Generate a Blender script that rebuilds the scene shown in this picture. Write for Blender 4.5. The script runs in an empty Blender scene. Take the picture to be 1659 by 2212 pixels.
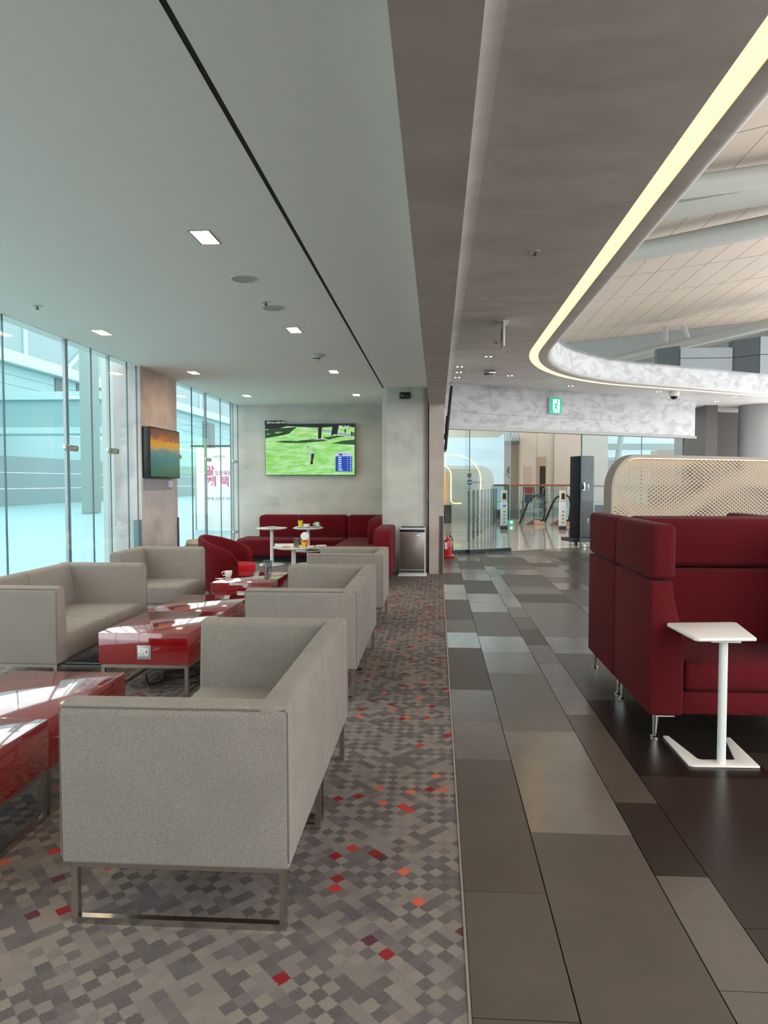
import bpy, bmesh, math, random
from mathutils import Vector, Matrix
R = math.radians
rnd = random.Random(7)
SC = bpy.context.scene
COL = SC.collection

# ------------------------------------------------------------------ camera, world, exposure
cd = bpy.data.cameras.new('camera'); cam = bpy.data.objects.new('camera', cd); COL.objects.link(cam)
FPX, CXP = 1480.0, 856.0                       # focal length and principal point in pixels of the 1659 x 2212 frame
cd.sensor_fit = 'VERTICAL'; cd.sensor_height = 36.0
cd.lens = FPX / 2212.0 * 36.0
cd.shift_x = -(CXP - 829.5) / 2212.0
cd.clip_end = 400
cam.location = (0, 0, 1.4)
cam.rotation_euler = (R(90) - math.atan(64 / 1480.0), 0, R(3.4))
SC.camera = cam
w = bpy.data.worlds.new('overcast_sky'); SC.world = w; w.use_nodes = True
bg = w.node_tree.nodes['Background']; bg.inputs[0].default_value = (0.97, 0.97, 0.965, 1); bg.inputs[1].default_value = 1.4
SC.view_settings.view_transform = 'Standard'; SC.view_settings.look = 'None'
SC.view_settings.gamma = 1.0; SC.view_settings.use_curve_mapping = False
EXPO = 1.4; K = 2 ** -EXPO                     # K turns a display brightness into an emission strength
SC.view_settings.exposure = EXPO

# ------------------------------------------------------------------ materials
def C(h):
    h = h.lstrip('#'); v = [int(h[i:i+2], 16) / 255 for i in (0, 2, 4)]
    return tuple((c / 12.92 if c <= .04045 else ((c + .055) / 1.055) ** 2.4) for c in v) + (1,)
MATS = {}
def base_mat(name):
    m = bpy.data.materials.new(name); m.use_nodes = True
    return m, m.node_tree, m.node_tree.nodes['Principled BSDF']
def mat(name, col, rough=.5, metal=0., coat=0., emit=None, estr=0., spec=None, sheen=0., alpha=1.):
    if name in MATS: return MATS[name]
    m, nt, b = base_mat(name)
    b.inputs['Base Color'].default_value = C(col) if isinstance(col, str) else col
    b.inputs['Roughness'].default_value = rough; b.inputs['Metallic'].default_value = metal
    b.inputs['Coat Weight'].default_value = coat; b.inputs['Coat Roughness'].default_value = .04
    if spec is not None: b.inputs['Specular IOR Level'].default_value = spec
    if sheen: b.inputs['Sheen Weight'].default_value = sheen
    if emit: b.inputs['Emission Color'].default_value = C(emit) if isinstance(emit, str) else emit; b.inputs['Emission Strength'].default_value = estr
    if alpha < 1: b.inputs['Alpha'].default_value = alpha
    MATS[name] = m; return m
def N(nt, t, **k):
    n = nt.nodes.new(t)
    for a, v in k.items(): setattr(n, a, v)
    return n
def ramp(nt, fac, stops, interp='LINEAR'):
    r = N(nt, 'ShaderNodeValToRGB'); r.color_ramp.interpolation = interp
    e = r.color_ramp.elements
    while len(e) < len(stops): e.new(0.5)
    for i, (p, c) in enumerate(stops):
        e[i].position = p; e[i].color = C(c) if isinstance(c, str) else c
    nt.links.new(fac, r.inputs[0]); return r.outputs[0]
def coords(nt, kind='Object', scale=(1, 1, 1)):
    if kind == 'World':
        src = N(nt, 'ShaderNodeNewGeometry').outputs['Position']
    else:
        src = N(nt, 'ShaderNodeTexCoord').outputs[kind]
    mp = N(nt, 'ShaderNodeMapping'); mp.inputs['Scale'].default_value = scale
    nt.links.new(src, mp.inputs[0]); return mp.outputs[0]
def noise(nt, vec, scale, detail=3, rough=.55, dist=0.):
    n = N(nt, 'ShaderNodeTexNoise'); n.inputs['Scale'].default_value = scale; n.inputs['Detail'].default_value = detail
    n.inputs['Roughness'].default_value = rough; n.inputs['Distortion'].default_value = dist
    nt.links.new(vec, n.inputs['Vector']); return n.outputs['Fac']
def bump(nt, b, h, strength=.1, dist=.01):
    n = N(nt, 'ShaderNodeBump'); n.inputs['Strength'].default_value = strength; n.inputs['Distance'].default_value = dist
    nt.links.new(h, n.inputs['Height']); nt.links.new(n.outputs[0], b.inputs['Normal'])
def mixc(nt, fac, a, b_):
    m = N(nt, 'ShaderNodeMix', data_type='RGBA')
    for v, i in ((fac, 0), (a, 6), (b_, 7)):
        if hasattr(v, 'is_output'): nt.links.new(v, m.inputs[i])
        elif i == 0: m.inputs[0].default_value = v
        else: m.inputs[i].default_value = C(v) if isinstance(v, str) else v
    return m.outputs[2]
def plaster(name, stops, scale=(1, 1, 1), ns=1.6, rough=.6, bmp=.08, dist=1.5, detail=6):
    if name in MATS: return MATS[name]
    m, nt, b = base_mat(name)
    v = coords(nt, 'World', scale)
    f = noise(nt, v, ns, detail, .62, dist)
    nt.links.new(ramp(nt, f, stops), b.inputs['Base Color']); b.inputs['Roughness'].default_value = rough
    bump(nt, b, f, bmp, .02); MATS[name] = m; return m
def fabric(name, dark, light, big=5., fine=420., rough=.95, bmp=.25, sheen=.15, spec=.2):
    if name in MATS: return MATS[name]
    m, nt, b = base_mat(name)
    v = coords(nt, 'Object')
    f = noise(nt, v, fine, 1.5, .5); g = noise(nt, v, big, 3, .5)
    c1 = ramp(nt, f, [(.36, dark), (.64, light)])
    nt.links.new(mixc(nt, ramp(nt, g, [(.3, (0, 0, 0, 1)), (.7, (.22, .22, .22, 1))]), c1, dark), b.inputs['Base Color'])
    b.inputs['Roughness'].default_value = rough; b.inputs['Sheen Weight'].default_value = sheen; b.inputs['Specular IOR Level'].default_value = spec
    bump(nt, b, f, bmp, .002); MATS[name] = m; return m
def glass(name, tint, refl=.03, rough=0.):
    if name in MATS: return MATS[name]
    m, nt, b = base_mat(name); nt.nodes.remove(b)
    out = nt.nodes['Material Output']
    t = N(nt, 'ShaderNodeBsdfTransparent'); t.inputs[0].default_value = C(tint)
    g = N(nt, 'ShaderNodeBsdfGlossy'); g.inputs['Roughness'].default_value = rough; g.inputs[0].default_value = (1, 1, 1, 1)
    lw = N(nt, 'ShaderNodeLayerWeight'); lw.inputs[0].default_value = .5
    pw = N(nt, 'ShaderNodeMath', operation='POWER'); nt.links.new(lw.outputs['Facing'], pw.inputs[0]); pw.inputs[1].default_value = 4.0
    fr = N(nt, 'ShaderNodeMath', operation='MULTIPLY_ADD'); nt.links.new(pw.outputs[0], fr.inputs[0]); fr.inputs[1].default_value = .55; fr.inputs[2].default_value = refl
    mx = N(nt, 'ShaderNodeMixShader'); nt.links.new(fr.outputs[0], mx.inputs[0])
    nt.links.new(t.outputs[0], mx.inputs[1]); nt.links.new(g.outputs[0], mx.inputs[2])
    nt.links.new(mx.outputs[0], out.inputs[0]); MATS[name] = m; return m

def carpet_mat():
    m, nt, b = base_mat('carpet_pattern')
    L = nt.links.new
    p = N(nt, 'ShaderNodeNewGeometry').outputs['Position']
    wob = N(nt, 'ShaderNodeTexNoise'); wob.inputs['Scale'].default_value = 130; L(p, wob.inputs['Vector'])
    sb = N(nt, 'ShaderNodeVectorMath', operation='SUBTRACT'); L(wob.outputs['Color'], sb.inputs[0]); sb.inputs[1].default_value = (.5, .5, .5)
    sc = N(nt, 'ShaderNodeVectorMath', operation='SCALE'); L(sb.outputs[0], sc.inputs[0]); sc.inputs['Scale'].default_value = .012
    ad = N(nt, 'ShaderNodeVectorMath', operation='ADD'); L(p, ad.inputs[0]); L(sc.outputs[0], ad.inputs[1])
    mp = N(nt, 'ShaderNodeMapping'); L(ad.outputs[0], mp.inputs[0])
    mp.inputs['Rotation'].default_value = (0, 0, R(45)); mp.inputs['Scale'].default_value = (1 / .041, 1 / .041, 0)
    fl = N(nt, 'ShaderNodeVectorMath', operation='FLOOR'); L(mp.outputs[0], fl.inputs[0])
    wn = N(nt, 'ShaderNodeTexWhiteNoise', noise_dimensions='2D'); L(fl.outputs[0], wn.inputs['Vector'])
    cellv = wn.outputs['Value']
    sx = N(nt, 'ShaderNodeSeparateXYZ'); L(fl.outputs[0], sx.inputs[0])
    pa = N(nt, 'ShaderNodeMath', operation='ADD'); L(sx.outputs[0], pa.inputs[0]); L(sx.outputs[1], pa.inputs[1])
    pm = N(nt, 'ShaderNodeMath', operation='FLOORED_MODULO'); L(pa.outputs[0], pm.inputs[0]); pm.inputs[1].default_value = 2.
    pq = N(nt, 'ShaderNodeMath', operation='MULTIPLY_ADD'); L(pm.outputs[0], pq.inputs[0]); pq.inputs[1].default_value = .42; L(wn.outputs['Value'], pq.inputs[2])
    cellv = pq.outputs[0]
    low = noise(nt, p, 2.6, 2, .5)
    ma = N(nt, 'ShaderNodeMath', operation='MULTIPLY_ADD'); L(low, ma.inputs[0]); ma.inputs[1].default_value = .8; ma.inputs[2].default_value = -.62
    sm = N(nt, 'ShaderNodeMath', operation='ADD'); L(cellv, sm.inputs[0]); L(ma.outputs[0], sm.inputs[1])
    grey = ramp(nt, sm.outputs[0], [(0, '#4d484c'), (.25, '#575256'), (.42, '#676164'), (.50, '#7d7672'), (.7, '#887f78'), (1, '#91877e')])
    sp = noise(nt, p, 300, 3, .65)
    spk = ramp(nt, sp, [(.3, '#3f3b40'), (.7, '#9a9187')])
    base = mixc(nt, .40, grey, spk)
    wn2 = N(nt, 'ShaderNodeTexWhiteNoise', noise_dimensions='3D')
    a2 = N(nt, 'ShaderNodeVectorMath', operation='ADD'); L(fl.outputs[0], a2.inputs[0]); a2.inputs[1].default_value = (17.3, 5.1, 3.7)
    L(a2.outputs[0], wn2.inputs['Vector'])
    redc = ramp(nt, wn2.outputs['Value'], [(0, '#8a1a1c'), (.010, '#8a1a1c'), (.0105, '#b5352c'), (.018, '#b5352c'), (.0185, '#c9644e'), (.024, '#c9644e'), (.0245, '#5a3038'), (.036, '#5a3038')], 'CONSTANT')
    msk = N(nt, 'ShaderNodeMath', operation='LESS_THAN'); L(wn2.outputs['Value'], msk.inputs[0]); msk.inputs[1].default_value = .036
    spm = ramp(nt, sp, [(.36, (.35, .35, .35, 1)), (.50, (1, 1, 1, 1))])
    mm = N(nt, 'ShaderNodeMath', operation='MULTIPLY'); L(msk.outputs[0], mm.inputs[0]); L(spm, mm.inputs[1])
    L(mixc(nt, mm.outputs[0], base, redc), b.inputs['Base Color'])
    b.inputs['Roughness'].default_value = .97; b.inputs['Specular IOR Level'].default_value = .1
    bump(nt, b, sp, .4, .004); return m

def tile_mat(name, col, rough):
    m, nt, b = base_mat(name)
    v = coords(nt, 'World'); f = noise(nt, v, 3.0, 6, .6, .6)
    c = C(col); d = tuple(x * .78 for x in c[:3]) + (1,)
    nt.links.new(ramp(nt, f, [(.3, d), (.7, c)]), b.inputs['Base Color'])
    b.inputs['Roughness'].default_value = rough; b.inputs['Specular IOR Level'].default_value = .55
    return m

GREY_PL = [(.30, '#86827e'), (.48, '#9b9792'), (.62, '#a6a29e'), (.8, '#b3b0ad')]
M_CANOPY = plaster('canopy_plaster', [(.28, '#ccc9c7'), (.45, '#d6d4d2'), (.6, '#dfdddb'), (.78, '#e8e7e6')], (1, 2.2, 1), 1.7, .5, .04, .5)
M_FASCIA = plaster('fascia_skylit_plaster', [(.28, '#a3a5a8'), (.42, '#b2b5b8'), (.52, '#c3c7cb'), (.75, '#ced3d8')], (.8, .8, 1.6), 4.5, .6, .08, .5, 9)  # bluer copy of the canopy plaster, cool sky light put into its colour
M_WALLPL = plaster('wall_plaster', [(.28, '#abaca5'), (.45, '#c2c2ba'), (.6, '#cbcbc3'), (.8, '#d3d3cc')], (1, 1, 1.3), 1.7, .65, .03, .35)
M_COLPL = plaster('pier_plaster', [(.30, '#a39a98'), (.46, '#bdb3b1'), (.6, '#c8bfbd'), (.8, '#d4cccb')], (1, 1, .8), 1.8, .6, .04, .5)
M_BEAM = plaster('beam_plaster', [(.3, '#ab9e94'), (.5, '#b5a89e'), (.7, '#bfb3aa')], (1, 1, 1), 1.2, .55, .03)
M_CEIL = mat('ceiling_paint', '#f6eee6', .85)
M_SLOT = mat('black_slot', '#0b0b0b', .7)
M_CARPET = carpet_mat()
M_SOFA = fabric('melange_upholstery', '#6c6761', '#a49c93', 5., 560., .95, .3, .06)
M_PIPE = mat('seam_thread', '#6b675f', .9)
M_REDF = fabric('crimson_upholstery', '#4a0810', '#741019', 3., 500., .9, .12, .04, .15)
M_REDF2 = fabric('crimson_booth_upholstery', '#45070c', '#650b14', 3., 500., .85, .1, .03, .2)
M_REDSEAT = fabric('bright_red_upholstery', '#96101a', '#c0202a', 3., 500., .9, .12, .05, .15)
M_REDPIPE = mat('red_piping', '#5d0f18', .7)
M_LACQ = mat('red_lacquer', '#84080f', .10, 0, 1.0, spec=.6)
_b = M_LACQ.node_tree.nodes['Principled BSDF']; _b.inputs['IOR'].default_value = 1.5; _b.inputs['Coat IOR'].default_value = 2.0
M_STEEL = mat('brushed_steel', '#c2bcb4', .26, 1.)
M_CHROME = mat('chrome', '#d8d8d8', .08, 1.)
M_WHITE = mat('white_laminate', '#e9e2da', .4)
M_WHITET = mat('white_table_enamel', '#dfe2e0', .35)
M_BLACK = mat('black_plastic', '#0d0d0e', .35)
M_DARK = mat('dark_rubber', '#1a1a1b', .7)
M_PORC = mat('porcelain', '#ecece8', .2)
M_GLASSL = glass('teal_storefront_glass', '#eff7f8')
M_GLASSD = glass('door_glass', '#e8f4f5')
M_GLASSC = glass('clear_tumbler', '#d3d8d9', .10)
M_GEDGE = mat('glass_edge_joint', '#2f4f52', .3)
M_FIN = mat('glass_fin_grey', '#9aa3a6', .3, .3)

# ------------------------------------------------------------------ mesh helpers
def finish(name, bm, m, parent=None, smooth=True, loc=None, rot=None, ang=38):
    me = bpy.data.meshes.new(name)
    bmesh.ops.recalc_face_normals(bm, faces=bm.faces)
    bm.to_mesh(me); bm.free()
    if m is not None: me.materials.append(m)
    if smooth:
        me.polygons.foreach_set('use_smooth', [True] * len(me.polygons)); me.set_sharp_from_angle(angle=R(ang))
    o = bpy.data.objects.new(name, me); COL.objects.link(o)
    if parent is not None: o.parent = parent
    if loc is not None: o.location = loc
    if rot is not None: o.rotation_euler = rot
    return o
def bbox(x0, x1, y0, y1, z0, z1, r=0., seg=2, bm=None):
    b = bmesh.new()
    vs = [b.verts.new((x, y, z)) for x in (x0, x1) for y in (y0, y1) for z in (z0, z1)]
    for f in ((0, 1, 3, 2), (4, 6, 7, 5), (0, 4, 5, 1), (2, 3, 7, 6), (0, 2, 6, 4), (1, 5, 7, 3)): b.faces.new([vs[i] for i in f])
    if r > 0: bmesh.ops.bevel(b, geom=list(b.edges), offset=r, segments=seg, profile=.5, affect='EDGES', clamp_overlap=True)
    return b
def prism(poly, axis, a0, a1, r=0., seg=2):
    """poly of 2-D points; axis: extrusion axis. x: (y,z) poly, y: (x,z), z: (x,y)"""
    b = bmesh.new()
    def P(p, a): return {'x': (a, p[0], p[1]), 'y': (p[0], a, p[1]), 'z': (p[0], p[1], a)}[axis]
    lo = [b.verts.new(P(p, a0)) for p in poly]; hi = [b.verts.new(P(p, a1)) for p in poly]
    n = len(poly)
    b.faces.new(lo); b.faces.new(hi[::-1])
    for i in range(n): b.faces.new((lo[i], lo[(i + 1) % n], hi[(i + 1) % n], hi[i]))
    bmesh.ops.recalc_face_normals(b, faces=b.faces)
    if r > 0:
        es = [e for e in b.edges if len(e.link_faces) == 2 and e.calc_face_angle(0) > R(25)]
        bmesh.ops.bevel(b, geom=es, offset=r, segments=seg, profile=.5, affect='EDGES', clamp_overlap=True)
    return b
def ring_prism(outer, inner, axis, a0, a1):
    b = bmesh.new()
    def P(p, a): return {'x': (a, p[0], p[1]), 'y': (p[0], a, p[1]), 'z': (p[0], p[1], a)}[axis]
    n = len(outer); V = [[b.verts.new(P(p, a)) for p in q] for a in (a0, a1) for q in (outer, inner)]
    ol, il, oh, ih = V
    for i in range(n):
        j = (i + 1) % n
        b.faces.new((ol[i], ol[j], il[j], il[i])); b.faces.new((oh[i], ih[i], ih[j], oh[j]))
        b.faces.new((ol[i], oh[i], oh[j], ol[j])); b.faces.new((il[i], il[j], ih[j], ih[i]))
    return b
def rect(x0, x1, y0, y1): return [(x0, y0), (x1, y0), (x1, y1), (x0, y1)]
def rrect(x0, x1, y0, y1, r, n=5, corners=(1, 1, 1, 1)):
    pts = []
    for k, (cx, cy, a) in enumerate(((x1 - r, y0 + r, -90), (x1 - r, y1 - r, 0), (x0 + r, y1 - r, 90), (x0 + r, y0 + r, 180))):
        if corners[k]:
            for i in range(n + 1):
                t = R(a + 90 * i / n); pts.append((cx + r * math.cos(t), cy + r * math.sin(t)))
        else: pts.append({0: (x1, y0), 1: (x1, y1), 2: (x0, y1), 3: (x0, y0)}[k])
    return pts
def lathe(prof, seg=24):
    b = bmesh.new(); rings = []
    for (r, z) in prof:
        if r < 1e-6: rings.append([b.verts.new((0, 0, z))])
        else: rings.append([b.verts.new((r * math.cos(2 * math.pi * i / seg), r * math.sin(2 * math.pi * i / seg), z)) for i in range(seg)])
    for a, c in zip(rings, rings[1:]):
        for i in range(seg):
            j = (i + 1) % seg
            if len(a) == 1 and len(c) == 1: continue
            if len(a) == 1: b.faces.new((a[0], c[i], c[j]))
            elif len(c) == 1: b.faces.new((a[i], c[0], a[j]))
            else: b.faces.new((a[i], c[i], c[j], a[j]))
    return b
def sweep(pts, r, seg=8, closed=False, radii=None):
    b = bmesh.new(); pts = [Vector(p) for p in pts]; n = len(pts); rings = []
    up = Vector((0, 0, 1))
    for i, p in enumerate(pts):
        a = pts[i - 1] if (i > 0 or closed) else p; c = pts[(i + 1) % n] if (i < n - 1 or closed) else p
        t = (c - a).normalized(); u = up.cross(t)
        if u.length < 1e-3: u = Vector((1, 0, 0)).cross(t)
        u.normalize(); v = t.cross(u)
        rr = radii[i] if radii else r
        rings.append([b.verts.new(p + u * rr * math.cos(2 * math.pi * k / seg) + v * rr * math.sin(2 * math.pi * k / seg)) for k in range(seg)])
    for i in range(n if closed else n - 1):
        a, c = rings[i], rings[(i + 1) % n]
        for k in range(seg):
            l = (k + 1) % seg; b.faces.new((a[k], a[l], c[l], c[k]))
    if not closed: b.faces.new(rings[0][::-1]); b.faces.new(rings[-1])
    return b
def disc(cx, cy, z, r, seg=24):
    b = bmesh.new(); b.faces.new([b.verts.new((cx + r * math.cos(2 * math.pi * i / seg), cy + r * math.sin(2 * math.pi * i / seg), z)) for i in range(seg)]); return b
def shift(b, d, rz=0):
    if rz: bmesh.ops.rotate(b, verts=b.verts, cent=(0, 0, 0), matrix=Matrix.Rotation(rz, 3, 'Z'))
    bmesh.ops.translate(b, verts=b.verts, vec=d); return b
def tag(o, label=None, cat=None, group=None, kind=None):
    if label: o['label'] = label
    if cat: o['category'] = cat
    if group: o['group'] = group
    if kind: o['kind'] = kind
    return o
def thing(name, label, cat, loc=(0, 0, 0), rz=0., group=None):
    o = bpy.data.objects.new(name, None); COL.objects.link(o); o.location = loc; o.rotation_euler = (0, 0, rz)
    o.empty_display_size = .1
    return tag(o, label, cat, group)
def struct(name, bm, m, label, cat, smooth=True):
    return tag(finish(name, bm, m, None, smooth), label, cat, None, 'structure')
def sempty(name, label, cat, loc=(0, 0, 0), rz=0.):
    return tag(thing(name, label, cat, loc, rz), None, None, None, 'structure')
def dup(root, loc, rz=None, label=None, group=None):
    r = root.copy(); COL.objects.link(r); r.location = loc
    if rz is not None: r.rotation_euler = (0, 0, rz)
    if label: r['label'] = label
    if group: r['group'] = group
    for ch in list(root.children):
        c = ch.copy(); COL.objects.link(c); c.parent = r
        for g in list(ch.children):
            d = g.copy(); COL.objects.link(d); d.parent = c
    return r
def text_obj(name, s, size, m, parent, loc, rot, align='LEFT', bold=0., ext=.0006, sx=1.):
    cu = bpy.data.curves.new('lettering', 'FONT'); cu.body = s; cu.size = size; cu.align_x = align; cu.extrude = ext; cu.offset = bold
    cu.resolution_u = 3
    t = bpy.data.objects.new('lettering', cu); COL.objects.link(t)
    dg = bpy.context.evaluated_depsgraph_get(); dg.update()
    me = bpy.data.meshes.new_from_object(t.evaluated_get(dg)); bpy.data.objects.remove(t); bpy.data.curves.remove(cu)
    me.materials.clear(); me.materials.append(m)
    o = bpy.data.objects.new(name, me); COL.objects.link(o); o.parent = parent; o.location = loc; o.rotation_euler = rot
    o.scale = (sx, 1, 1)
    return o
FACE_CAM = (R(90), 0, 0)                       # text facing -Y

ZC, ZS = 2.85, 3.30                            # lounge ceiling, canopy soffit
XG = -3.75                                     # storefront glass line
YB = 12.76                                     # lounge back wall
DA = Vector((.292, 13.373)); DD = Vector((.869, .4948)).normalized(); DN = Vector((-DD.y, DD.x))   # door line, its direction, its far side
DANG = math.atan2(DD.y, DD.x)

# ------------------------------------------------------------------ floors
floor = struct('floor', bbox(-3.85, 6.5, -4.5, 13.2, -.06, -.012), mat('tile_grout', '#241f1c', .9), 'stone tile floor of the lounge aisle', 'floor', False)
cp = struct('floor_carpet', bbox(-3.72, .086, -4.5, YB, -.011, 0.), M_CARPET, 'grey diamond patterned carpet with scattered red lozenges', 'carpet', False)
struct('trim_1', bbox(.086, .094, -4.5, 10.45, -.011, .003), mat('edge_trim_metal', '#b9b0a3', .35, .6), 'thin pale metal strip between carpet and stone tiles', 'trim', False)
TILES = [tile_mat('stone_%d' % i, c, r) for i, (c, r) in enumerate([('#5b524a', .38), ('#625950', .30), ('#4f463f', .45), ('#6b625a', .22), ('#554b42', .34), ('#352d28', .29), ('#776e66', .18), ('#1d1917', .32)])]  # base tones differ too, standing in for uneven reflections between tiles
cols_x = [.094, .376, .779, .966, 1.598, 2.03, 2.22, 2.85, 3.25, 3.44, 4.07, 4.5, 4.7, 5.3, 5.9, 6.5]
seams = {0: [-.6, .6, 1.744, 2.303, 3.425, 4.0, 4.597, 5.77, 6.366, 6.963, 8.168, 8.758, 9.383, 10.588, 11.2, 11.843, 12.98, 13.6],
         1: [-.4, .8, 2.712, 3.27, 3.847, 5.014, 5.623, 6.224, 7.396, 8.006, 8.62, 9.793, 10.437, 11.04, 12.244, 13.268, 14],
         2: [-.5, .7, 1.879, 2.435, 2.993, 4.132, 4.714, 5.312, 5.91, 6.528, 7.111, 7.713, 8.3, 8.898, 10.123, 10.7, 11.457, 12.586, 13.8],
         3: [-.3, .95, 2.157, 3.279, 4.418, 5.612, 6.227, 6.78, 8.011, 8.619, 9.196, 10.42, 11.02, 11.619, 12.862, 14.4],
         4: [-.6, 1.2, 2.4, 3.6, 4.2, 5.4, 6.0, 7.2, 7.8, 9.0, 9.6, 10.2, 11.4, 12.0, 13.2, 13.8, 15.]}
pick = {(c, k): v for c, row in {0: {1: 0, 2: 0, 3: 4, 4: 3, 5: 3, 6: 2, 7: 6, 8: 0, 9: 2, 10: 3, 11: 6, 12: 2, 13: 3, 14: 1, 15: 0},
        1: {1: 0, 2: 6, 3: 6, 4: 1, 5: 3, 6: 6, 7: 0, 8: 6, 9: 6, 10: 2, 11: 6, 12: 3, 13: 0, 14: 6},
        2: {1: 3, 2: 3, 3: 5, 4: 4, 5: 6, 6: 3, 7: 1, 8: 2, 9: 0, 10: 1, 11: 6, 12: 3, 13: 6, 14: 3, 15: 6, 16: 0},
        3: {0: 5, 1: 5, 2: 5, 3: 7, 4: 0, 5: 6, 6: 1, 7: 1, 8: 2, 9: 1, 10: 0, 11: 6, 12: 1, 13: 0},
        4: {0: 5, 1: 5, 2: 5, 3: 7, 4: 7, 5: 5, 6: 0, 7: 3, 8: 0, 9: 6, 10: 1, 11: 3, 12: 0, 13: 6, 14: 1}}.items() for k, v in row.items()}
def clip_door(poly, off=0.):
    """keep the lounge side of the door line"""
    out = []; n = len(poly)
    def d(p): return (Vector(p) - DA).dot(DN) - off
    for i in range(n):
        a, b_ = poly[i], poly[(i + 1) % n]; da, db = d(a), d(b_)
        if da <= 0: out.append(a)
        if da * db < 0:
            t = da / (da - db); out.append((a[0] + (b_[0] - a[0]) * t, a[1] + (b_[1] - a[1]) * t))
    return out
for ci in range(len(cols_x) - 1):
    x0, x1 = cols_x[ci], cols_x[ci + 1]; sm = seams.get(ci)
    if sm is None:
        y = -.6 + rnd.random() * .5; sm = [y]
        while y < 18: y += rnd.choice((.6, .6, 1.2)); sm.append(y)
    for k in range(len(sm) - 1):
        y0, y1 = sm[k], sm[k + 1]
        if y0 > 13.2 + .57 * max(x1, .3) - .0: continue
        poly = clip_door(rect(x0 + .002, x1 - .002, y0 + .002, y1 - .002))
        if len(poly) < 3: continue
        cxm = sum(p[0] for p in poly) / len(poly); cym = sum(p[1] for p in poly) / len(poly)
        bm = prism([(p[0] - cxm, p[1] - cym) for p in poly], 'z', -.01, 0)
        finish('floor_tile', bm, TILES[pick.get((ci, k), rnd.choice((0, 0, 1, 2, 4, 4, 3, 6)))], floor, False, (cxm, cym, rnd.uniform(-.0006, .0006)), (rnd.uniform(-.0015, .0015), rnd.uniform(-.0015, .0015), 0))

# ------------------------------------------------------------------ lounge ceiling with slot and downlight openings
DL = [(-1.375, 4.05), (-3.245, 6.52), (-1.365, 6.53), (-3.22, 8.97), (-1.355, 8.99), (-3.19, 11.39), (-1.34, 11.38)]
DL_ALL = DL + [(-3.25, 4.08), (-1.385, 1.6), (-3.27, 1.62)]
HX, HY = .056, .108
xs = sorted({-3.9, -.841, -.817, -.125} | {x + s * HX for x, y in DL_ALL for s in (-1, 1)})
ys = sorted({-4.5, 10.57, YB} | {y + s * HY for x, y in DL_ALL for s in (-1, 1)})
bm = bmesh.new(); vd = {}
def gv(x, y, z):
    k = (round(x, 4), round(y, 4), z)
    if k not in vd: vd[k] = bm.verts.new(k)
    return vd[k]
def open_cell(cx, cy):
    if -.841 < cx < -.817 and cy < 10.57: return True
    return any(abs(cx - x) < HX and abs(cy - y) < HY for x, y in DL_ALL)
solid = {}
for i in range(len(xs) - 1):
    for j in range(len(ys) - 1): solid[i, j] = not open_cell((xs[i] + xs[i + 1]) / 2, (ys[j] + ys[j + 1]) / 2)
for (i, j), s in solid.items():
    if not s: continue
    x0, x1, y0, y1 = xs[i], xs[i + 1], ys[j], ys[j + 1]
    for z in (ZC, ZC + .03): bm.faces.new((gv(x0, y0, z), gv(x1, y0, z), gv(x1, y1, z), gv(x0, y1, z)))
    for (a, b_, ni, nj) in (((x0, y0), (x1, y0), i, j - 1), ((x1, y0), (x1, y1), i + 1, j), ((x1, y1), (x0, y1), i, j + 1), ((x0, y1), (x0, y0), i - 1, j)):
        if not solid.get((ni, nj), False): bm.faces.new((gv(*a, ZC), gv(*b_, ZC), gv(*b_, ZC + .03), gv(*a, ZC + .03)))
ceil = struct('ceiling', bm, M_CEIL, 'plain white painted ceiling over the seating area', 'ceiling', False)
finish('slot_channel', bbox(-.8405, -.8175, -4.5, 10.571, ZC + .003, ZC + .12), M_SLOT, ceil, False)
M_HOUS = mat('downlight_housing', '#d8c3a8', .4); M_LAMP = mat('lamp_glow', '#fff2dc', .5, emit=(1, .74, .50, 1), estr=260 * K)
def downlight(x, y, label, group):
    t = thing('downlight', label, 'ceiling light', (x, y, ZC), 0, group)
    finish('trim_frame', ring_prism(rect(-HX - .007, HX + .007, -HY - .007, HY + .007), rect(-HX + .002, HX - .002, -HY + .002, HY - .002), 'z', -.003, .0), mat('downlight_trim', '#8e8d8a', .5), t, False)
    b = ring_prism(rect(-HX + .001, HX - .001, -HY + .001, HY - .001), rect(-HX + .004, HX - .004, -HY + .004, HY - .004), 'z', .0, .09)
    finish('housing', b, M_HOUS, t, False)
    finish('back_plate', bbox(-HX, HX, -HY, HY, .091, .096), M_HOUS, t, False)
    for s in (-1, 1):
        lp = finish('lamp', lathe([(0, .055), (.036, .055), (.04, .062), (.03, .09), (0, .09)], 20), M_LAMP, t); lp.location = (0, s * .053, 0)
    return t
names = ['downlight nearest the camera beside the black ceiling slot', 'downlight closest to the glass wall before the pier', 'downlight between the flush speakers and the smoke detector', 'downlight beside the pier with the sunset screen', 'downlight between smoke detector and television', 'downlight nearest the far glass corner', 'downlight directly above the television wall']
for (x, y), n in zip(DL, names): downlight(x, y, 'recessed twin square ' + n, 'recessed downlights in the white ceiling')
for x, y in DL_ALL[7:]: downlight(x, y, 'recessed twin square downlight in the ceiling overhead, out of the picture', 'recessed downlights in the white ceiling')

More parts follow.
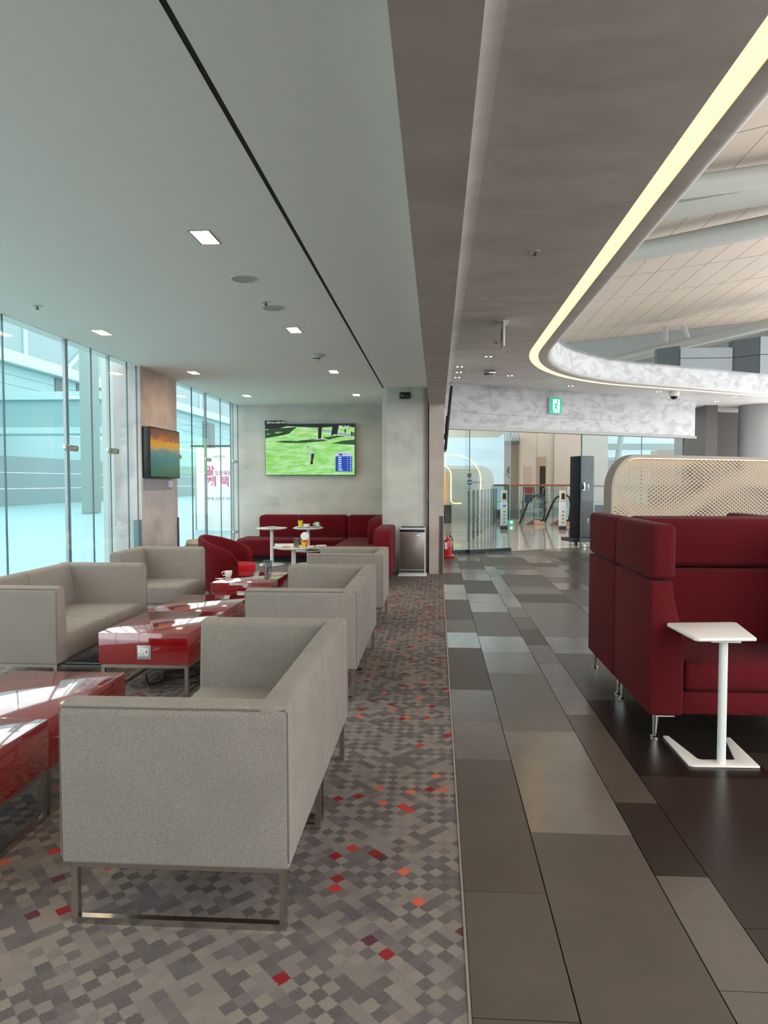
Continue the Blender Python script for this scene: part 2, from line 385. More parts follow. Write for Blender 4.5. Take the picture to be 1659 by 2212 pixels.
M_SPK = mat('speaker_white', '#c9c7c2', .7)
sp0 = thing('ceiling_speaker', 'flush round white ceiling speaker nearer the camera', 'speaker', (-1.377, 4.88, ZC), 0, 'flush ceiling speakers')
finish('rim', lathe([(.078, -.004), (.082, -.006), (.092, -.005), (.096, 0), (.078, 0), (.078, -.004)], 36), M_SPK, sp0)
finish('grille', lathe([(0, -.003), (.077, -.003), (.077, 0), (0, 0)], 36), mat('speaker_grille', '#b5b3af', .9), sp0)
dup(sp0, (-1.364, 5.70, ZC), None, 'flush round white ceiling speaker beside a sprinkler')
def sprinkler(x, y, z, label):
    t = thing('sprinkler_head', label, 'sprinkler', (x, y, z), 0, 'ceiling sprinklers')
    finish('escutcheon', lathe([(0, -.001), (.030, -.001), (.038, -.006), (.041, 0), (0, 0)], 20), mat('sprinkler_white', '#d4d4d2', .4), t)
    finish('deflector', lathe([(0, -.03), (.016, -.03), (.016, -.026), (.006, -.024), (.005, -.004), (0, -.004)], 12), mat('sprinkler_metal', '#4a4a4a', .4, .8), t)
sprinkler(-1.375, 5.50, ZC, 'small sprinkler in the white ceiling beside the flush speaker')
sprinkler(-3.28, 5.51, ZC, 'small sprinkler in the white ceiling above the glass wall')
sprinkler(.80, 5.79, ZS, 'small sprinkler in the canopy soffit left of the light strip')
sprinkler(.79, 9.38, ZS, 'small sprinkler in the canopy beneath the hanging exit sign')
sd = thing('smoke_detector', 'white cone shaped smoke detector on the white ceiling', 'smoke detector', (-1.369, 7.79, ZC))
finish('base', lathe([(0, 0), (.085, 0), (.088, -.006), (.072, -.012), (.066, -.03), (.05, -.042), (0, -.042)], 28), M_SPK, sd)
finish('vent_ring', lathe([(0, -.042), (.042, -.042), (.042, -.052), (0, -.052)], 20), M_BLACK, sd)
finish('sensor_cap', lathe([(0, -.052), (.040, -.052), (.034, -.062), (.015, -.066), (.012, -.078), (0, -.078)], 20), M_SPK, sd)

# ------------------------------------------------------------------ beam, posts, walls, pier
struct('beam_soffit', bbox(-.125, .115, -4.5, 10.45, 2.58, 3.4), M_BEAM, 'long taupe plaster beam running above the carpet edge', 'beam', False)
struct('post', bbox(-.12, .105, 10.45, 10.80, 0, 3.4), M_BEAM, 'grey plaster post at the far end of the beam', 'post', False)
struct('wall_partition', bbox(-.12, .10, 10.80, 13.28, 0, 3.4), M_BEAM, 'plaster partition between seating corner and entrance', 'wall', False)
tag(finish('kick_plate', bbox(.042, .095, 10.43, 10.449, 0, .886), mat('kick_plate_dark', '#4a4644', .5), None, False), 'dark vertical corner guard at the foot of the plaster post', 'corner guard')
pc = prism([(-.85, 11.6), (-.85, 10.62), (-.765, 10.55), (-.215, 10.55), (-.135, 10.62), (-.135, 11.6)], 'z', 0, ZC + .3, .012, 2)
struct('pillar', pc, M_WALLPL, 'chamfered grey plaster pillar behind the air purifier', 'pillar')
struct('wall_back', bbox(-3.9, -.1, YB, YB + .2, 0, 3.4), M_WALLPL, 'mottled grey plaster back wall carrying the television', 'wall', False)
struct('wall_rear_blocker', bbox(-3.9, 1.3, -4.7, -4.5, 0, 4.2), M_WALLPL, 'added unseen plaster wall blocking light behind the viewpoint', 'wall', False)  # unseen wall added to block light, its width sets how much enters
pier = struct('wall_pier', bbox(-4.05, -3.70, 8.40, 9.59, 0, ZC + .02), M_COLPL, 'pinkish plaster pier interrupting the glass wall', 'pier', False)
tag(finish('pier_guard', bbox(-3.78, -3.715, 8.325, 8.395, 0, .93), mat('guard_teal', '#5e7f82', .4), None, False), 'short grey corner guard at the near edge of the pier', 'corner guard')
tag(finish('pier_guard', bbox(-3.70, -3.685, 9.55, 9.60, 0, .90), mat('guard_dark', '#5a5560', .4), None, False), 'narrow dark corner guard at the far edge of the pier', 'corner guard')

# ------------------------------------------------------------------ storefront glass
def pane(n, y0, y1):
    t = sempty('window_%d' % n, 'tall frameless storefront glass pane', 'window', (XG, (y0 + y1) / 2, 0))
    h = (y1 - y0) / 2
    finish('glass_pane', bbox(-.006, .006, -h + .004, h - .004, .02, ZC), M_GLASSL, t, False)
    finish('edge_joint', bbox(-.008, .008, h - .003, h + .003, .02, ZC), M_GEDGE, t, False)
    finish('floor_channel', bbox(-.02, .02, -h, h, -.0, .02), M_STEEL, t, False)
ed = [-4.5, -2.9, -1.2, .5, 2.2, 4.0, 5.76, 7.28, 8.14, 8.40]
for i in range(len(ed) - 1): pane(i + 1, ed[i], ed[i + 1])
ed2 = [9.59, 10.33, 11.72, 12.30, YB]
for i in range(len(ed2) - 1): pane(i + 10, ed2[i], ed2[i + 1])
def fin(y, zs, label, x=XG, wd=.055):
    t = thing('glass_fin', label, 'mullion', (x, y, 0), 0, 'upright glass fins of the storefront')
    finish('fin_blade', bbox(-.042, -.012, -wd / 2, wd / 2, 0, ZC), M_FIN, t, False)
    for z in zs:
        b = prism(rrect(-.135, .135, -.032, .032, .031, 6), 'x', .008, .030, .005); 
        c = finish('clamp', b, mat('satin_clamp', '#d5d8d8', .22, .85), t); c.location = (0, 0, z)
        for s in (-.085, .085):
            k = finish('bolt', lathe([(0, .030), (.014, .030), (.014, .037), (0, .037)], 12), M_CHROME, c); k.rotation_euler = (0, R(90), 0); k.location = (0, s, 0)
fin(6.81, (1.75,), 'broad grey glass fin with a steel clamp near the sofas')
fin(7.72, (1.76,), 'slim glass fin with a clamp just before the pier', XG, .03)
fin(9.70, (1.77,), 'glass fin with a clamp just behind the pier', XG, .03)
fin(11.02, (1.77, .474), 'grey glass fin with two clamps in front of the pink poster')
fin(12.50, (1.78, .476), 'grey glass fin with two clamps by the back wall corner')

# ------------------------------------------------------------------ canopy with light strip
R0, CY0, CX0 = 4.5, 9.9, 1.34
TH = R(28)
def path(d, n=26, ext=9.):
    """canopy edge, offset d towards the opening"""
    c = Vector((CX0 + R0, CY0)); r = R0 - d
    pts = [Vector((CX0 + d, -4.5)), Vector((CX0 + d, 0)), Vector((CX0 + d, 5))]
    for i in range(n + 1):
        a = math.pi - (math.pi / 2 - TH) * i / n
        pts.append(c + Vector((math.cos(a), math.sin(a))) * r)
    e = pts[-1]; pts.append(e + Vector((math.cos(TH), math.sin(TH))) * ext)
    return pts
def strip(prof, cap=False):
    """sweep a (d, z) profile along the canopy edge"""
    b = bmesh.new(); rows = []
    for d, z in prof: rows.append([b.verts.new((p.x, p.y, z)) for p in path(d)])
    for a, c in zip(rows, rows[1:]):
        for i in range(len(a) - 1): b.faces.new((a[i], a[i + 1], c[i + 1], c[i]))
    return b
canopy = sempty('ceiling_canopy', 'curved grey plaster canopy over the aisle', 'canopy')
FIL = .16
def dpt(s, off): return DA + DD * s + DN * off
fa = .06                                                      # fascia front face lies this far in front of the door line
xl = .115
# soffit polygon
sA = (xl + FIL - DA.x - DN.x * -(fa + FIL)) / DD.x
c0 = dpt(sA, -(fa + FIL)); c1 = dpt(6.6, -(fa + FIL)); c2 = dpt(6.6, 1.6); c3 = dpt(11.5, 1.6)
pp = path(0)
poly = [(xl + FIL, -4.5), (c0.x, c0.y), (c1.x, c1.y), (c2.x, c2.y), (c3.x, c3.y)] + [(p.x, p.y) for p in reversed(pp)]
finish('soffit', prism(poly, 'z', ZS, ZS + .1), M_CANOPY, canopy, False)
# fillet profile: from soffit (away FIL from wall, drop 0) to wall (0, drop FIL)
fp = [(FIL * (1 - math.sin(t)), FIL * (1 - math.cos(t))) for t in [math.pi / 2 * i / 8 for i in range(9)]]
b = bmesh.new(); rows = []
for d, dz in fp + [(0, .72)]:
    rows.append([b.verts.new((xl + d, -4.5, ZS - dz)), b.verts.new((xl + d, 13.45, ZS - dz))])
for a, c in zip(rows, rows[1:]): b.faces.new((a[0], a[1], c[1], c[0]))
finish('cove', b, M_CANOPY, canopy)
b = bmesh.new(); rows = []
for d, dz in fp:
    o_ = -(fa + d); p, q = dpt(-.25, o_), dpt(6.6, o_); rows.append([b.verts.new((p.x, p.y, ZS - dz)), b.verts.new((q.x, q.y, ZS - dz))])
for a, c in zip(rows, rows[1:]): b.faces.new((a[0], a[1], c[1], c[0]))
finish('cove', b, M_FASCIA, canopy)
finish('light_strip', strip([(0.0, ZS + .012), (.0, ZS + .002), (.132, ZS + .002), (.132, ZS + .012)]), mat('warm_light_strip', '#fff3cf', .5, emit=(1., .66, .31, 1), estr=1.8 * K), canopy)
fr = .09
lip = [(.134, ZS + .01), (.134, ZS - .004), (.16, ZS - .006), (.24, ZS - .004)] + [(.24 + fr * math.sin(t), ZS - .004 + fr * (1 - math.cos(t))) for t in [math.pi / 2 * i / 8 for i in range(1, 9)]] + [(.335, 3.69), (.37, 3.70), (.42, 3.70)]
finish('lip', strip(lip[:9]), M_CANOPY, canopy); finish('upstand', strip(lip[8:]), M_FASCIA, canopy)
# fascia over the entrance
fasc = sempty('wall_fascia', 'mottled pale plaster fascia over the glass entrance', 'fascia')
def along(name, s0, s1, o0, o1, z0, z1, m, parent, r=0., smooth=False):
    b = bbox(0, s1 - s0, o0, o1, z0, z1, r); shift(b, (0, 0, 0), DANG); p = dpt(s0, 0)
    return finish(name, b, m, parent, smooth, (p.x, p.y, 0))
along('panel', -.25, 6.6, -fa, .10, 2.49, ZS - FIL + .02, M_FASCIA, fasc)
along('panel', -.25, 6.6, -fa - .01, .0, ZS - FIL - .0, ZS + .1, M_FASCIA, fasc)
along('access_seam', .55, 4.3, -fa - .004, -fa, 2.745, 2.749, mat('seam_grey', '#77757a', .8), fasc)
along('head_rail', -.25, 6.65, -fa - .01, .11, 2.43, 2.49, mat('rail_grey', '#8b8a88', .4, .6), fasc)
# entrance glass
e1 = sempty('door_1', 'glass entrance with a sliding pane', 'door')
M_RAIL = mat('rail_dark', '#39474c', .4, .5)
along('fixed_pane', -.12, .40, .02, .032, .07, 2.43, M_GLASSD, e1); along('bottom_rail', -.12, .40, .0, .05, .0, .07, M_RAIL, e1)
along('sliding_pane', .37, 1.34, -.05, -.038, .07, 2.43, M_GLASSD, e1); along('bottom_rail', .37, 1.36, -.07, -.02, .005, .07, M_RAIL, e1)
along('edge_joint', .365, .375, -.052, -.036, .07, 2.43, M_GEDGE, e1); along('edge_joint', 1.334, 1.342, -.052, -.036, .07, 2.43, mat('glass_edge_pale', '#8fb5b4', .3), e1)
along('fixed_pane', 3.26, 5.0, .02, .032, .03, 2.43, M_GLASSD, e1); along('fixed_pane', 5.0, 6.35, .02, .032, .03, 2.43, M_GLASSD, e1)
along('edge_joint', 3.245, 3.262, .015, .04, .0, 2.43, M_GEDGE, e1); along('edge_joint', 4.995, 5.005, .018, .034, .03, 2.43, M_GEDGE, e1)
along('edge_joint', 6.33, 6.36, .0, .05, .0, 2.43, mat('pier_dark', '#4c4a49', .6), e1)
hd = along('door_handle', 3.28, 3.32, -.03, .02, 1.22, 1.40, M_CHROME, e1, .008, True); along('door_handle', 3.24, 3.275, -.02, .05, 1.25, 1.37, M_BLACK, e1, .008, True)
along('floor_stop', 3.27, 3.33, -.05, .0, .0, .05, M_CHROME, e1, .005, True)

# canopy fittings
def spotpair(x, y, label):
    t = thing('canopy_spotlight', label, 'spotlight', (x, y, ZS), 0, 'twin pinhole spotlights in the canopy')
    finish('trim_plate', bbox(-.075, .075, -.03, .03, -.004, 0), mat('spot_trim', '#9b9895', .4), t, False)
    for s in (-.035, .035):
        l = finish('lamp', lathe([(0, -.006), (.016, -.006), (.02, -.004), (0, -.004)], 14), mat('spot_glow', '#ffffff', .4, emit=(1, .9, .75, 1), estr=10 * K), t); l.location = (s, 0, 0)
for (x, y), n in zip([(.77, 10.5), (.367, 11.39), (.37, 11.96), (.363, 12.54), (1.29, 12.38), (2.62, 13.75), (4.64, 14.76), (6.6, 15.75), (6.55, 16.6)],
        ['below the hanging exit sign', 'by the partition, nearest of three in a line', 'by the partition, middle of three in a line', 'by the partition, farthest of three in a line', 'right of the round dome fixture', 'above the entrance exit sign', 'beside the white dome camera', 'over the perforated screen', 'before the dark right wall']):
    spotpair(x, y, 'small twin pinhole spotlight in the canopy ' + n)
dm = thing('ceiling_fixture', 'round flat dome fixture hanging under the canopy', 'ceiling fixture', (.889, 11.8, ZS))
finish('bracket', bbox(-.10, .10, -.03, .03, -.06, 0, .01), M_CHROME, dm); finish('dish', lathe([(0, -.06), (.09, -.06), (.098, -.075), (.09, -.09), (.03, -.112), (0, -.114)], 28), mat('dish_grey', '#bfc2c8', .3, .3), dm)
finish('dark_rim', lathe([(.088, -.058), (.102, -.062), (.102, -.074), (.096, -.078)], 28), M_BLACK, dm)
cc = thing('dome_camera', 'small white dome security camera under the light strip', 'camera', (4.96, 14.78, ZS))
finish('housing', lathe([(0, 0), (.105, 0), (.105, -.05), (.09, -.10), (0, -.10)], 24), mat('camera_white', '#dfe1e3', .4), cc)
finish('lens_dome', lathe([(.075, -.098), (.07, -.13), (.045, -.155), (0, -.163)], 24), M_BLACK, cc)
hs = thing('hanging_exit_sign', 'exit sign hanging edge on from the canopy', 'exit sign', (.775, 8.28, ZS))
finish('mount_plate', bbox(-.065, .065, -.11, .11, -.012, 0, .003), M_WHITE, hs); finish('sign_board', bbox(-.012, .012, -.16, .16, -.31, -.012, .004), mat('sign_acrylic', '#f2f8f6', .3), hs)
M_GREEN = mat('exit_green', '#10a58c', .5, emit='#18b49a', estr=.6 * K); M_SIGNW = mat('exit_white', '#f3fffb', .5, emit='#eafff8', estr=.5 * K)
for s in (-1, 1):
    finish('green_face', bbox(.0122 if s > 0 else -.0134, .0134 if s > 0 else -.0122, -.13, .13, -.26, -.07), mat('sign_pale', '#cfe3de', .4), hs, False); finish('green_mark', bbox(.0134 if s > 0 else -.0140, .0140 if s > 0 else -.0134, -.05, .05, -.23, -.1), mat('mark_green', '#2f9c8c', .5), hs, False)

# running man exit sign on the fascia
def limb(pts, wd):
    b = bmesh.new(); pts = [Vector((p[0], 0, p[1])) for p in pts]
    L_, Rr = [], []
    for i, p in enumerate(pts):
        a = pts[max(i - 1, 0)]; c = pts[min(i + 1, len(pts) - 1)]; t = (c - a).normalized(); nrm = Vector((-t.z, 0, t.x))
        L_.append(p + nrm * wd / 2); Rr.append(p - nrm * wd / 2)
    f = [(q.x, q.z) for q in L_ + Rr[::-1]]
    return f
px = dpt(2.42, -fa - .03)
es = thing('exit_sign', 'green running man exit sign on the pale fascia', 'exit sign', (px.x, px.y, 2.82), DANG)
finish('sign_body', bbox(-.165, .165, -.03, .03, 0, .34, .006), mat('sign_case', '#cfd6d8', .4), es)
finish('green_face', prism(rect(-.158, .158, .008, .332), 'y', -.034, -.030), M_GREEN, es, False)
finish('doorway', prism([(-.075, .03), (.10, .03), (.10, .30), (-.075, .30)], 'y', -.037, -.034), M_SIGNW, es, False)
man = finish('running_figure', prism([(-.055, .185), (-.02, .215), (.03, .222), (.05, .19), (.075, .17), (.068, .155), (.04, .172), (.028, .195), (.012, .15), (.045, .115), (.06, .06), (.10, .06), (.10, .043), (.046, .043), (.03, .098), (-.005, .12), (-.02, .085), (-.07, .028), (-.085, .042), (-.04, .09), (-.022, .14), (-.005, .2), (-.048, .172)], 'y', -.039, -.037), M_GREEN, es, False)
hdm = finish('figure_head', lathe([(0, 0), (.024, 0), (.024, .002), (0, .002)], 16), M_GREEN, es); hdm.rotation_euler = (R(90), 0, 0); hdm.location = (.035, -.037, .252)

# ------------------------------------------------------------------ sofas
def poly_back():
    return [(-.36, .205), (-.36, .690), (-.345, .712), (-.318, .72), (-.275, .717), (-.252, .70), (-.235, .60), (-.205, .42), (-.20, .30), (-.20, .205)]
def sled(parent, plane, a, lo, hi, h, y, tw=.022, td=.022):
    """closed square tube loop. plane y: spans x lo..hi at y; plane x: spans y lo..hi at x"""
    b = ring_prism(rect(lo, hi, 0, h), rect(lo + tw, hi - tw, tw, h - tw), 'y' if plane == 'y' else 'x', a - td / 2, a + td / 2)
    return finish('sled_leg', b, M_STEEL, parent, False)
def sofa(label, cat, x, y0, nmod, face, near_arm=True, far_arm=True, ml=.695, group='grey sofas by the red tables', name='sofa', armw=.12):
    L_ = nmod * ml; xc = x; yc = y0 + L_ / 2
    t = thing(name, label, cat, (xc, yc, 0), 0 if face > 0 else math.pi, group)
    arms = (near_arm, far_arm) if face > 0 else (far_arm, near_arm)
    for i in range(nmod):
        a = -L_ / 2 + i * ml; c = a + ml
        for e in (a + .035, c - .035): sled(t, 'y', e, -.345, .345, .207, 0)
        for xx in (-.334, .334): finish('frame_rail', bbox(xx - .011, xx + .011, a + .047, c - .047, .185, .207), M_STEEL, t, False)
        b0 = a + (.003 if i == 0 else .002); b1 = c - (.003 if i == nmod - 1 else .002)
        finish('backrest', prism([(p[0] + .002 if p[0] < -.3 else p[0], p[1]) for p in poly_back()], 'y', b0, b1, .014, 3), M_SOFA, t)
        s0 = a + (armw - .01 if i == 0 and arms[0] else .0); s1 = c - (armw - .01 if i == nmod - 1 and arms[1] else .0)
        finish('seat', bbox(-.22, .36, s0 + .001, s1 - .001, .207, .392, .028, 4), M_SOFA, t)
    for s, on in ((-1, arms[0]), (1, arms[1])):
        if not on: continue
        e = s * L_ / 2
        pr = [(e, .207), (e, .690), (e - s * .015, .712), (e - s * .04, .72), (e - s * .085, .717), (e - s * .105, .70), (e - s * (armw - .005), .60), (e - s * (armw + .01), .42), (e - s * (armw + .01), .207)]
        arm = finish('armrest', prism(pr, 'x', -.36, .362, .017, 4), M_SOFA, t)
        z = .704
        finish('piping', sweep([(-.352, e - s * .006, z), (.353, e - s * .006, z)], .0028, 6), M_PIPE, arm)
        finish('piping', sweep([(.361, e - s * .006, z - .004), (.362, e - s * .004, .23)], .0022, 6), M_PIPE, arm)
        finish('piping', sweep([(-.357, e - s * .004, z - .004), (-.359, e - s * .003, .23)], .0022, 6), M_PIPE, arm)
    return t
sofa('two seat grey sofa seen from its side and back, nearest the camera', 'sofa', -.81, 2.03, 2, -1)
sofa('two seat grey sofa with its back to the aisle, second from the camera', 'sofa', -.865, 4.29, 2, -1)
sofa('single grey armchair with its back to the aisle, beside the red banquette', 'armchair', -.87, 6.45, 1, -1, ml=.80, name='armchair')
sofa('two seat grey sofa against the glass wall at the left edge', 'sofa', -2.835, 4.29, 2, 1, ml=.70)
sofa('grey sofa end by the glass wall, open on its near side', 'sofa', -2.83, 6.47, 1, 1, near_arm=False, ml=.68)
pf_ = thing('upholstered_pouf', 'round grey pouf with a beige cushion behind the red tub chair', 'pouf', (-3.16, 9.0, 0))
finish('drum', lathe([(0, .03), (.20, .03), (.225, .06), (.23, .3), (.225, .54), (.20, .565), (0, .565)], 32), M_SOFA, pf_); finish('cushion', lathe([(0, .565), (.18, .565), (.2, .59), (.18, .63), (0, .64)], 32), mat('cushion_beige', '#b9a58e', .9), pf_); finish('glide', lathe([(0, 0), (.15, 0), (.15, .03), (0, .03)], 24), M_DARK, pf_)

# ------------------------------------------------------------------ red lacquer tables
def outlet(parent, y):
    o = finish('power_outlet', bbox(-.046, .046, -.006, 0, -.046, .046, .003), mat('outlet_plate', '#a9a9a8', .35, .3), parent); o.location = (0.005, y, .295)
    finish('socket_insert', bbox(-.036, .032, -.0085, -.006, -.026, .028, .001), mat('outlet_face', '#d9d9d6', .4), o)
    for (x, z, w_, h) in ((-.012, .015, .004, .009), (-.022, -.008, .008, .004), (-.002, -.008, .008, .004), (.020, .006, .006, .016), (-.012, -.020, .022, .0015), (.02, -.02, .008, .0015)):
        finish('socket_slot', bbox(x - w_ / 2, x + w_ / 2, -.0092, -.0085, z - h / 2, z + h / 2), M_BLACK, o, False)
def red_table(label, y0, ln, out=False):
    t = thing('coffee_table', label, 'coffee table', (-1.905, y0 + ln / 2, 0), 0, 'red lacquer coffee tables')
    finish('table_box', bbox(-.30, .30, -ln / 2 + .0012, ln / 2 - .0012, .212, .42, .0025, 2), M_LACQ, t)
    for xx in (-.278, .278):
        finish('sled_leg', ring_prism(rect(-ln / 2 + .012, ln / 2 - .012, 0, .21), rect(-ln / 2 + .034, ln / 2 - .034, .022, .188), 'x', xx - .011, xx + .011), M_STEEL, t, False)
    for s in (-1, 1):
        yy = s * (ln / 2 - .023); finish('frame_rail', bbox(-.267, .267, yy - .011, yy + .011, .188, .21), M_STEEL, t, False)
    if out: outlet(t, -ln / 2 + .001)
    return t
red_table('glossy red coffee table at the lower left edge, nearest the camera', 1.99, .72)
red_table('glossy red coffee table beside the nearest grey sofa arm', 2.71, .70)
red_table('glossy red coffee table with a power socket facing the camera', 4.31, .76, True)
red_table('glossy red coffee table joined behind the one with the power socket', 5.07, .76)
red_table('glossy red coffee table holding the white cup and empty tumbler', 6.54, .82, True)
def cable(label, pts): tag(finish('power_cable', sweep(pts, .005, 8), M_BLACK), label, 'cable', 'black cables under the red tables')
cable('thin black cable looping on the carpet under the socket table', [(-1.96, 4.47, .10), (-1.965, 4.5, .05), (-1.97, 4.55, .006), (-1.9, 4.7, .006), (-1.75, 4.78, .006), (-1.7, 4.9, .006), (-1.85, 5.0, .006), (-2.0, 4.85, .006), (-1.9, 4.62, .006), (-1.7, 4.6, .006), (-1.64, 4.7, .006)])
cable('thin black cable hanging below the nearest red table', [(-1.72, 2.62, .205), (-1.76, 2.5, .15), (-1.83, 2.4, .11), (-1.9, 2.3, .09), (-2.0, 2.2, .12), (-2.05, 2.1, .2)])

# cup, sugar wrappers, tumbler on the far red table
def cup(label, loc, rz=0, sc=1.):
    t = thing('coffee_cup', label, 'cup', loc, rz)
    finish('bowl', lathe([(0, .002), (.024, .0), (.026, .004), (.036, .03), (.04, .065), (.037, .065), (.033, .03), (.022, .008), (0, .006)], 24), M_PORC, t)
    h = finish('handle', sweep([(-.036, 0, .055), (-.055, 0, .056), (-.066, 0, .042), (-.058, 0, .024), (-.034, 0, .018)], .005, 8), M_PORC, t)
    return t
cup('white coffee cup with its handle to the left on a red table', (-2.15, 6.93, .421), .2)
for i, (dx, dy, rz) in enumerate(((0, 0, .4), (.05, .03, 1.1), (.03, -.01, 2.2))):
    t = finish('sugar_wrapper', prism([(-.03, -.008), (.02, -.012), (.032, 0), (.018, .012), (-.028, .009)], 'z', 0, .007, .002), mat('wrapper_%d' % i, ('#e8ddd0', '#d7b79a', '#efe7e0')[i], .7), None, True, (-2.215 + dx, 6.80 + dy, .421), (0, 0, rz))
    tag(t, 'torn paper sugar wrapper lying beside the white cup', 'wrapper', 'torn wrappers beside the cup')
def tumbler(label, loc, h=.12, r=.036, liquid=None, m=None):
    t = thing('tumbler', label, 'glass', loc)
    finish('glass_body', lathe([(0, .002), (r * .68, 0), (r * .72, .004), (r, h), (r * .95, h), (r * .66, .010), (0, .010)], 24), m or M_GLASSC, t)
    if liquid: finish('drink', lathe([(0, .011), (r * .66, .011), (r * .68, .02), (0, .02)], 20), mat('drink_' + liquid[1:], liquid, .2), t)
    return t
tumbler('empty clear tumbler with an amber dreg on a red table', (-1.785, 7.12, .421), .155, .05, '#e0b070')

# ------------------------------------------------------------------ red tub chair
t = thing('tub_chair', 'crimson tub chair with a curved back beside the far red table', 'armchair', (-2.49, 8.06, 0), R(-4))
b = bmesh.new(); NA = 36; ring_pts = []
for i in range(NA + 1):
    th = R(-128 + 256 * i / NA); k = abs(th) / R(128)
    top = .765 - .20 * k ** 1.6
    edge = max(0, (k - .88) / .12); top -= .10 * edge ** 2
    ro, ri = .345, .275
    sec = []
    for (f, z) in ((1.0 - .10, .13), (1.0 - .05, .25), (1.0, .5), (1.03, top - .05), (1.03, top - .02), (1.0, top), (.93, top + .006), (.86, top), (.83, top - .03), (.80, .5), (.78, .38), (.76, .3), (.76, .13)):
        r_ = ro * f
        sec.append(b.verts.new((-r_ * math.cos(th) * 1.0, r_ * math.sin(th), z)))
    ring_pts.append(sec)
for a, c in zip(ring_pts, ring_pts[1:]):
    n = len(a)
    for k in range(n): b.faces.new((a[k], a[(k + 1) % n], c[(k + 1) % n], c[k]))
b.faces.new(ring_pts[0]); b.faces.new(ring_pts[-1][::-1])
finish('shell', b, M_REDF, t, True, ang=60)
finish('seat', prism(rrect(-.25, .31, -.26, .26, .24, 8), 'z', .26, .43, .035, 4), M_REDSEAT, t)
finish('plinth', prism(rrect(-.22, .27, -.22, .22, .15, 6), 'z', 0, .26), M_DARK, t)

# ------------------------------------------------------------------ crimson banquette
bq = thing('banquette', 'long crimson corner banquette below the television', 'sofa', (-2.2, 12.0, 0))
def loc_bm(b, o=bq): return shift(b, (-o.location.x, -o.location.y, 0))
finish('seat', loc_bm(prism(rrect(-3.56, -1.66, 11.78, 12.60, .22, 6, (0, 0, 0, 1)), 'z', .10, .40, .045, 4)), M_REDF, bq)
finish('plinth', loc_bm(bbox(-3.45, -1.75, 11.92, 12.6, 0, .10)), M_DARK, bq)
finish('seat', loc_bm(prism(rrect(-1.645, -.90, 10.32, 12.60, .10, 5, (1, 0, 0, 1)), 'z', .10, .40, .045, 4)), M_REDF, bq)
finish('plinth', loc_bm(bbox(-1.55, -.95, 10.45, 12.6, 0, .10)), M_DARK, bq)
finish('backrest', loc_bm(prism(rrect(-3.27, -1.645, .38, .80, .07, 5, (0, 1, 1, 0)), 'y', 12.42, 12.74, .04, 4)), M_REDF, bq)
finish('backrest', loc_bm(prism(rrect(-1.635, -.90, .38, .80, .07, 5, (0, 1, 1, 0)), 'y', 12.42, 12.74, .04, 4)), M_REDF, bq)
# side back with a quarter round front end
q = [(10.98, .38)] + [(11.28 - .30 * math.cos(R(a)), .50 + .30 * math.sin(R(a))) for a in range(0, 91, 15)] + [(12.42, .80), (12.42, .38)]
finish('backrest', loc_bm(prism(q, 'x', -1.12, -.875, .035, 4)), M_REDF, bq)
bs = thing('high_back_bench', 'short crimson bench with a rounded back in front of the pillar', 'bench', (-.85, 9.7, 0))
q = [(9.12, .10), (9.12, .45)] + [(9.42 - .30 * math.cos(R(a)), .47 + .30 * math.sin(R(a))) for a in range(15, 91, 15)] + [(10.28, .77), (10.28, .10)]
finish('backrest', loc_bm(prism(q, 'x', -.86, -.62, .045, 4), bs), M_REDF, bs)
finish('seat', loc_bm(bbox(-1.25, -.85, 9.15, 10.26, .10, .36, .04, 3), bs), M_REDF, bs)
finish('plinth', loc_bm(bbox(-1.18, -.68, 9.22, 10.2, 0, .10), bs), M_DARK, bs)

# ------------------------------------------------------------------ white round tables and what stands on them
def round_table(label, x, y, h, d, pr, br):
    t = thing('pedestal_table', label, 'side table', (x, y, 0), 0, 'white round pedestal tables')
    finish('table_top', lathe([(0, h - .028), (d / 2 - .05, h - .028), (d / 2 - .004, h - .012), (d / 2, h - .005), (d / 2 - .004, h), (0, h)], 40), M_WHITET, t)
    finish('pole', lathe([(0, .018), (pr, .018), (pr, h - .028), (0, h - .028)], 20), M_WHITET, t)
    finish('foot', lathe([(0, 0), (br, 0), (br, .008), (br - .02, .016), (pr + .01, .022), (0, .022)], 36), M_WHITET, t)
    return t
round_table('white round pedestal table with a lone plate, left in front of the banquette', -2.80, 11.77 - .3, .63, .52, .029, .215)
round_table('white round pedestal table with the straw cup, right in front of the banquette', -2.19, 11.55, .63, .52, .027, .20)
round_table('larger white round table crowded with food leftovers, nearest of the four', -2.11, 9.97, .45, .61, .034, .22)
round_table('low white round table half hidden behind the crowded one', -1.99, 10.50, .36, .54, .022, .20)
def plate(label, loc, r=.1, m=None, grp=None):
    return tag(finish('plate', lathe([(0, .003), (r * .55, .0), (r * .62, .004), (r, .014), (r * .98, .017), (r * .6, .008), (0, .007)], 32), m or M_PORC, None, True, loc), label, 'plate', grp)
def bowl(label, loc, r=.07, h=.05, m=None):
    return tag(finish('bowl', lathe([(0, .002), (r * .5, 0), (r * .55, .004), (r * .85, h * .5), (r, h), (r * .95, h), (r * .8, h * .5), (r * .45, .010), (0, .008)], 28), m or M_PORC, None, True, loc), label, 'bowl')
M_YEL = plaster('yellow_cup_print', [(.35, '#e4c21c'), (.55, '#eccf2c'), (.60, '#8a8f2a'), (.7, '#e9c924')], (20, 20, 20), 1.2, .45, 0, .5, 2)
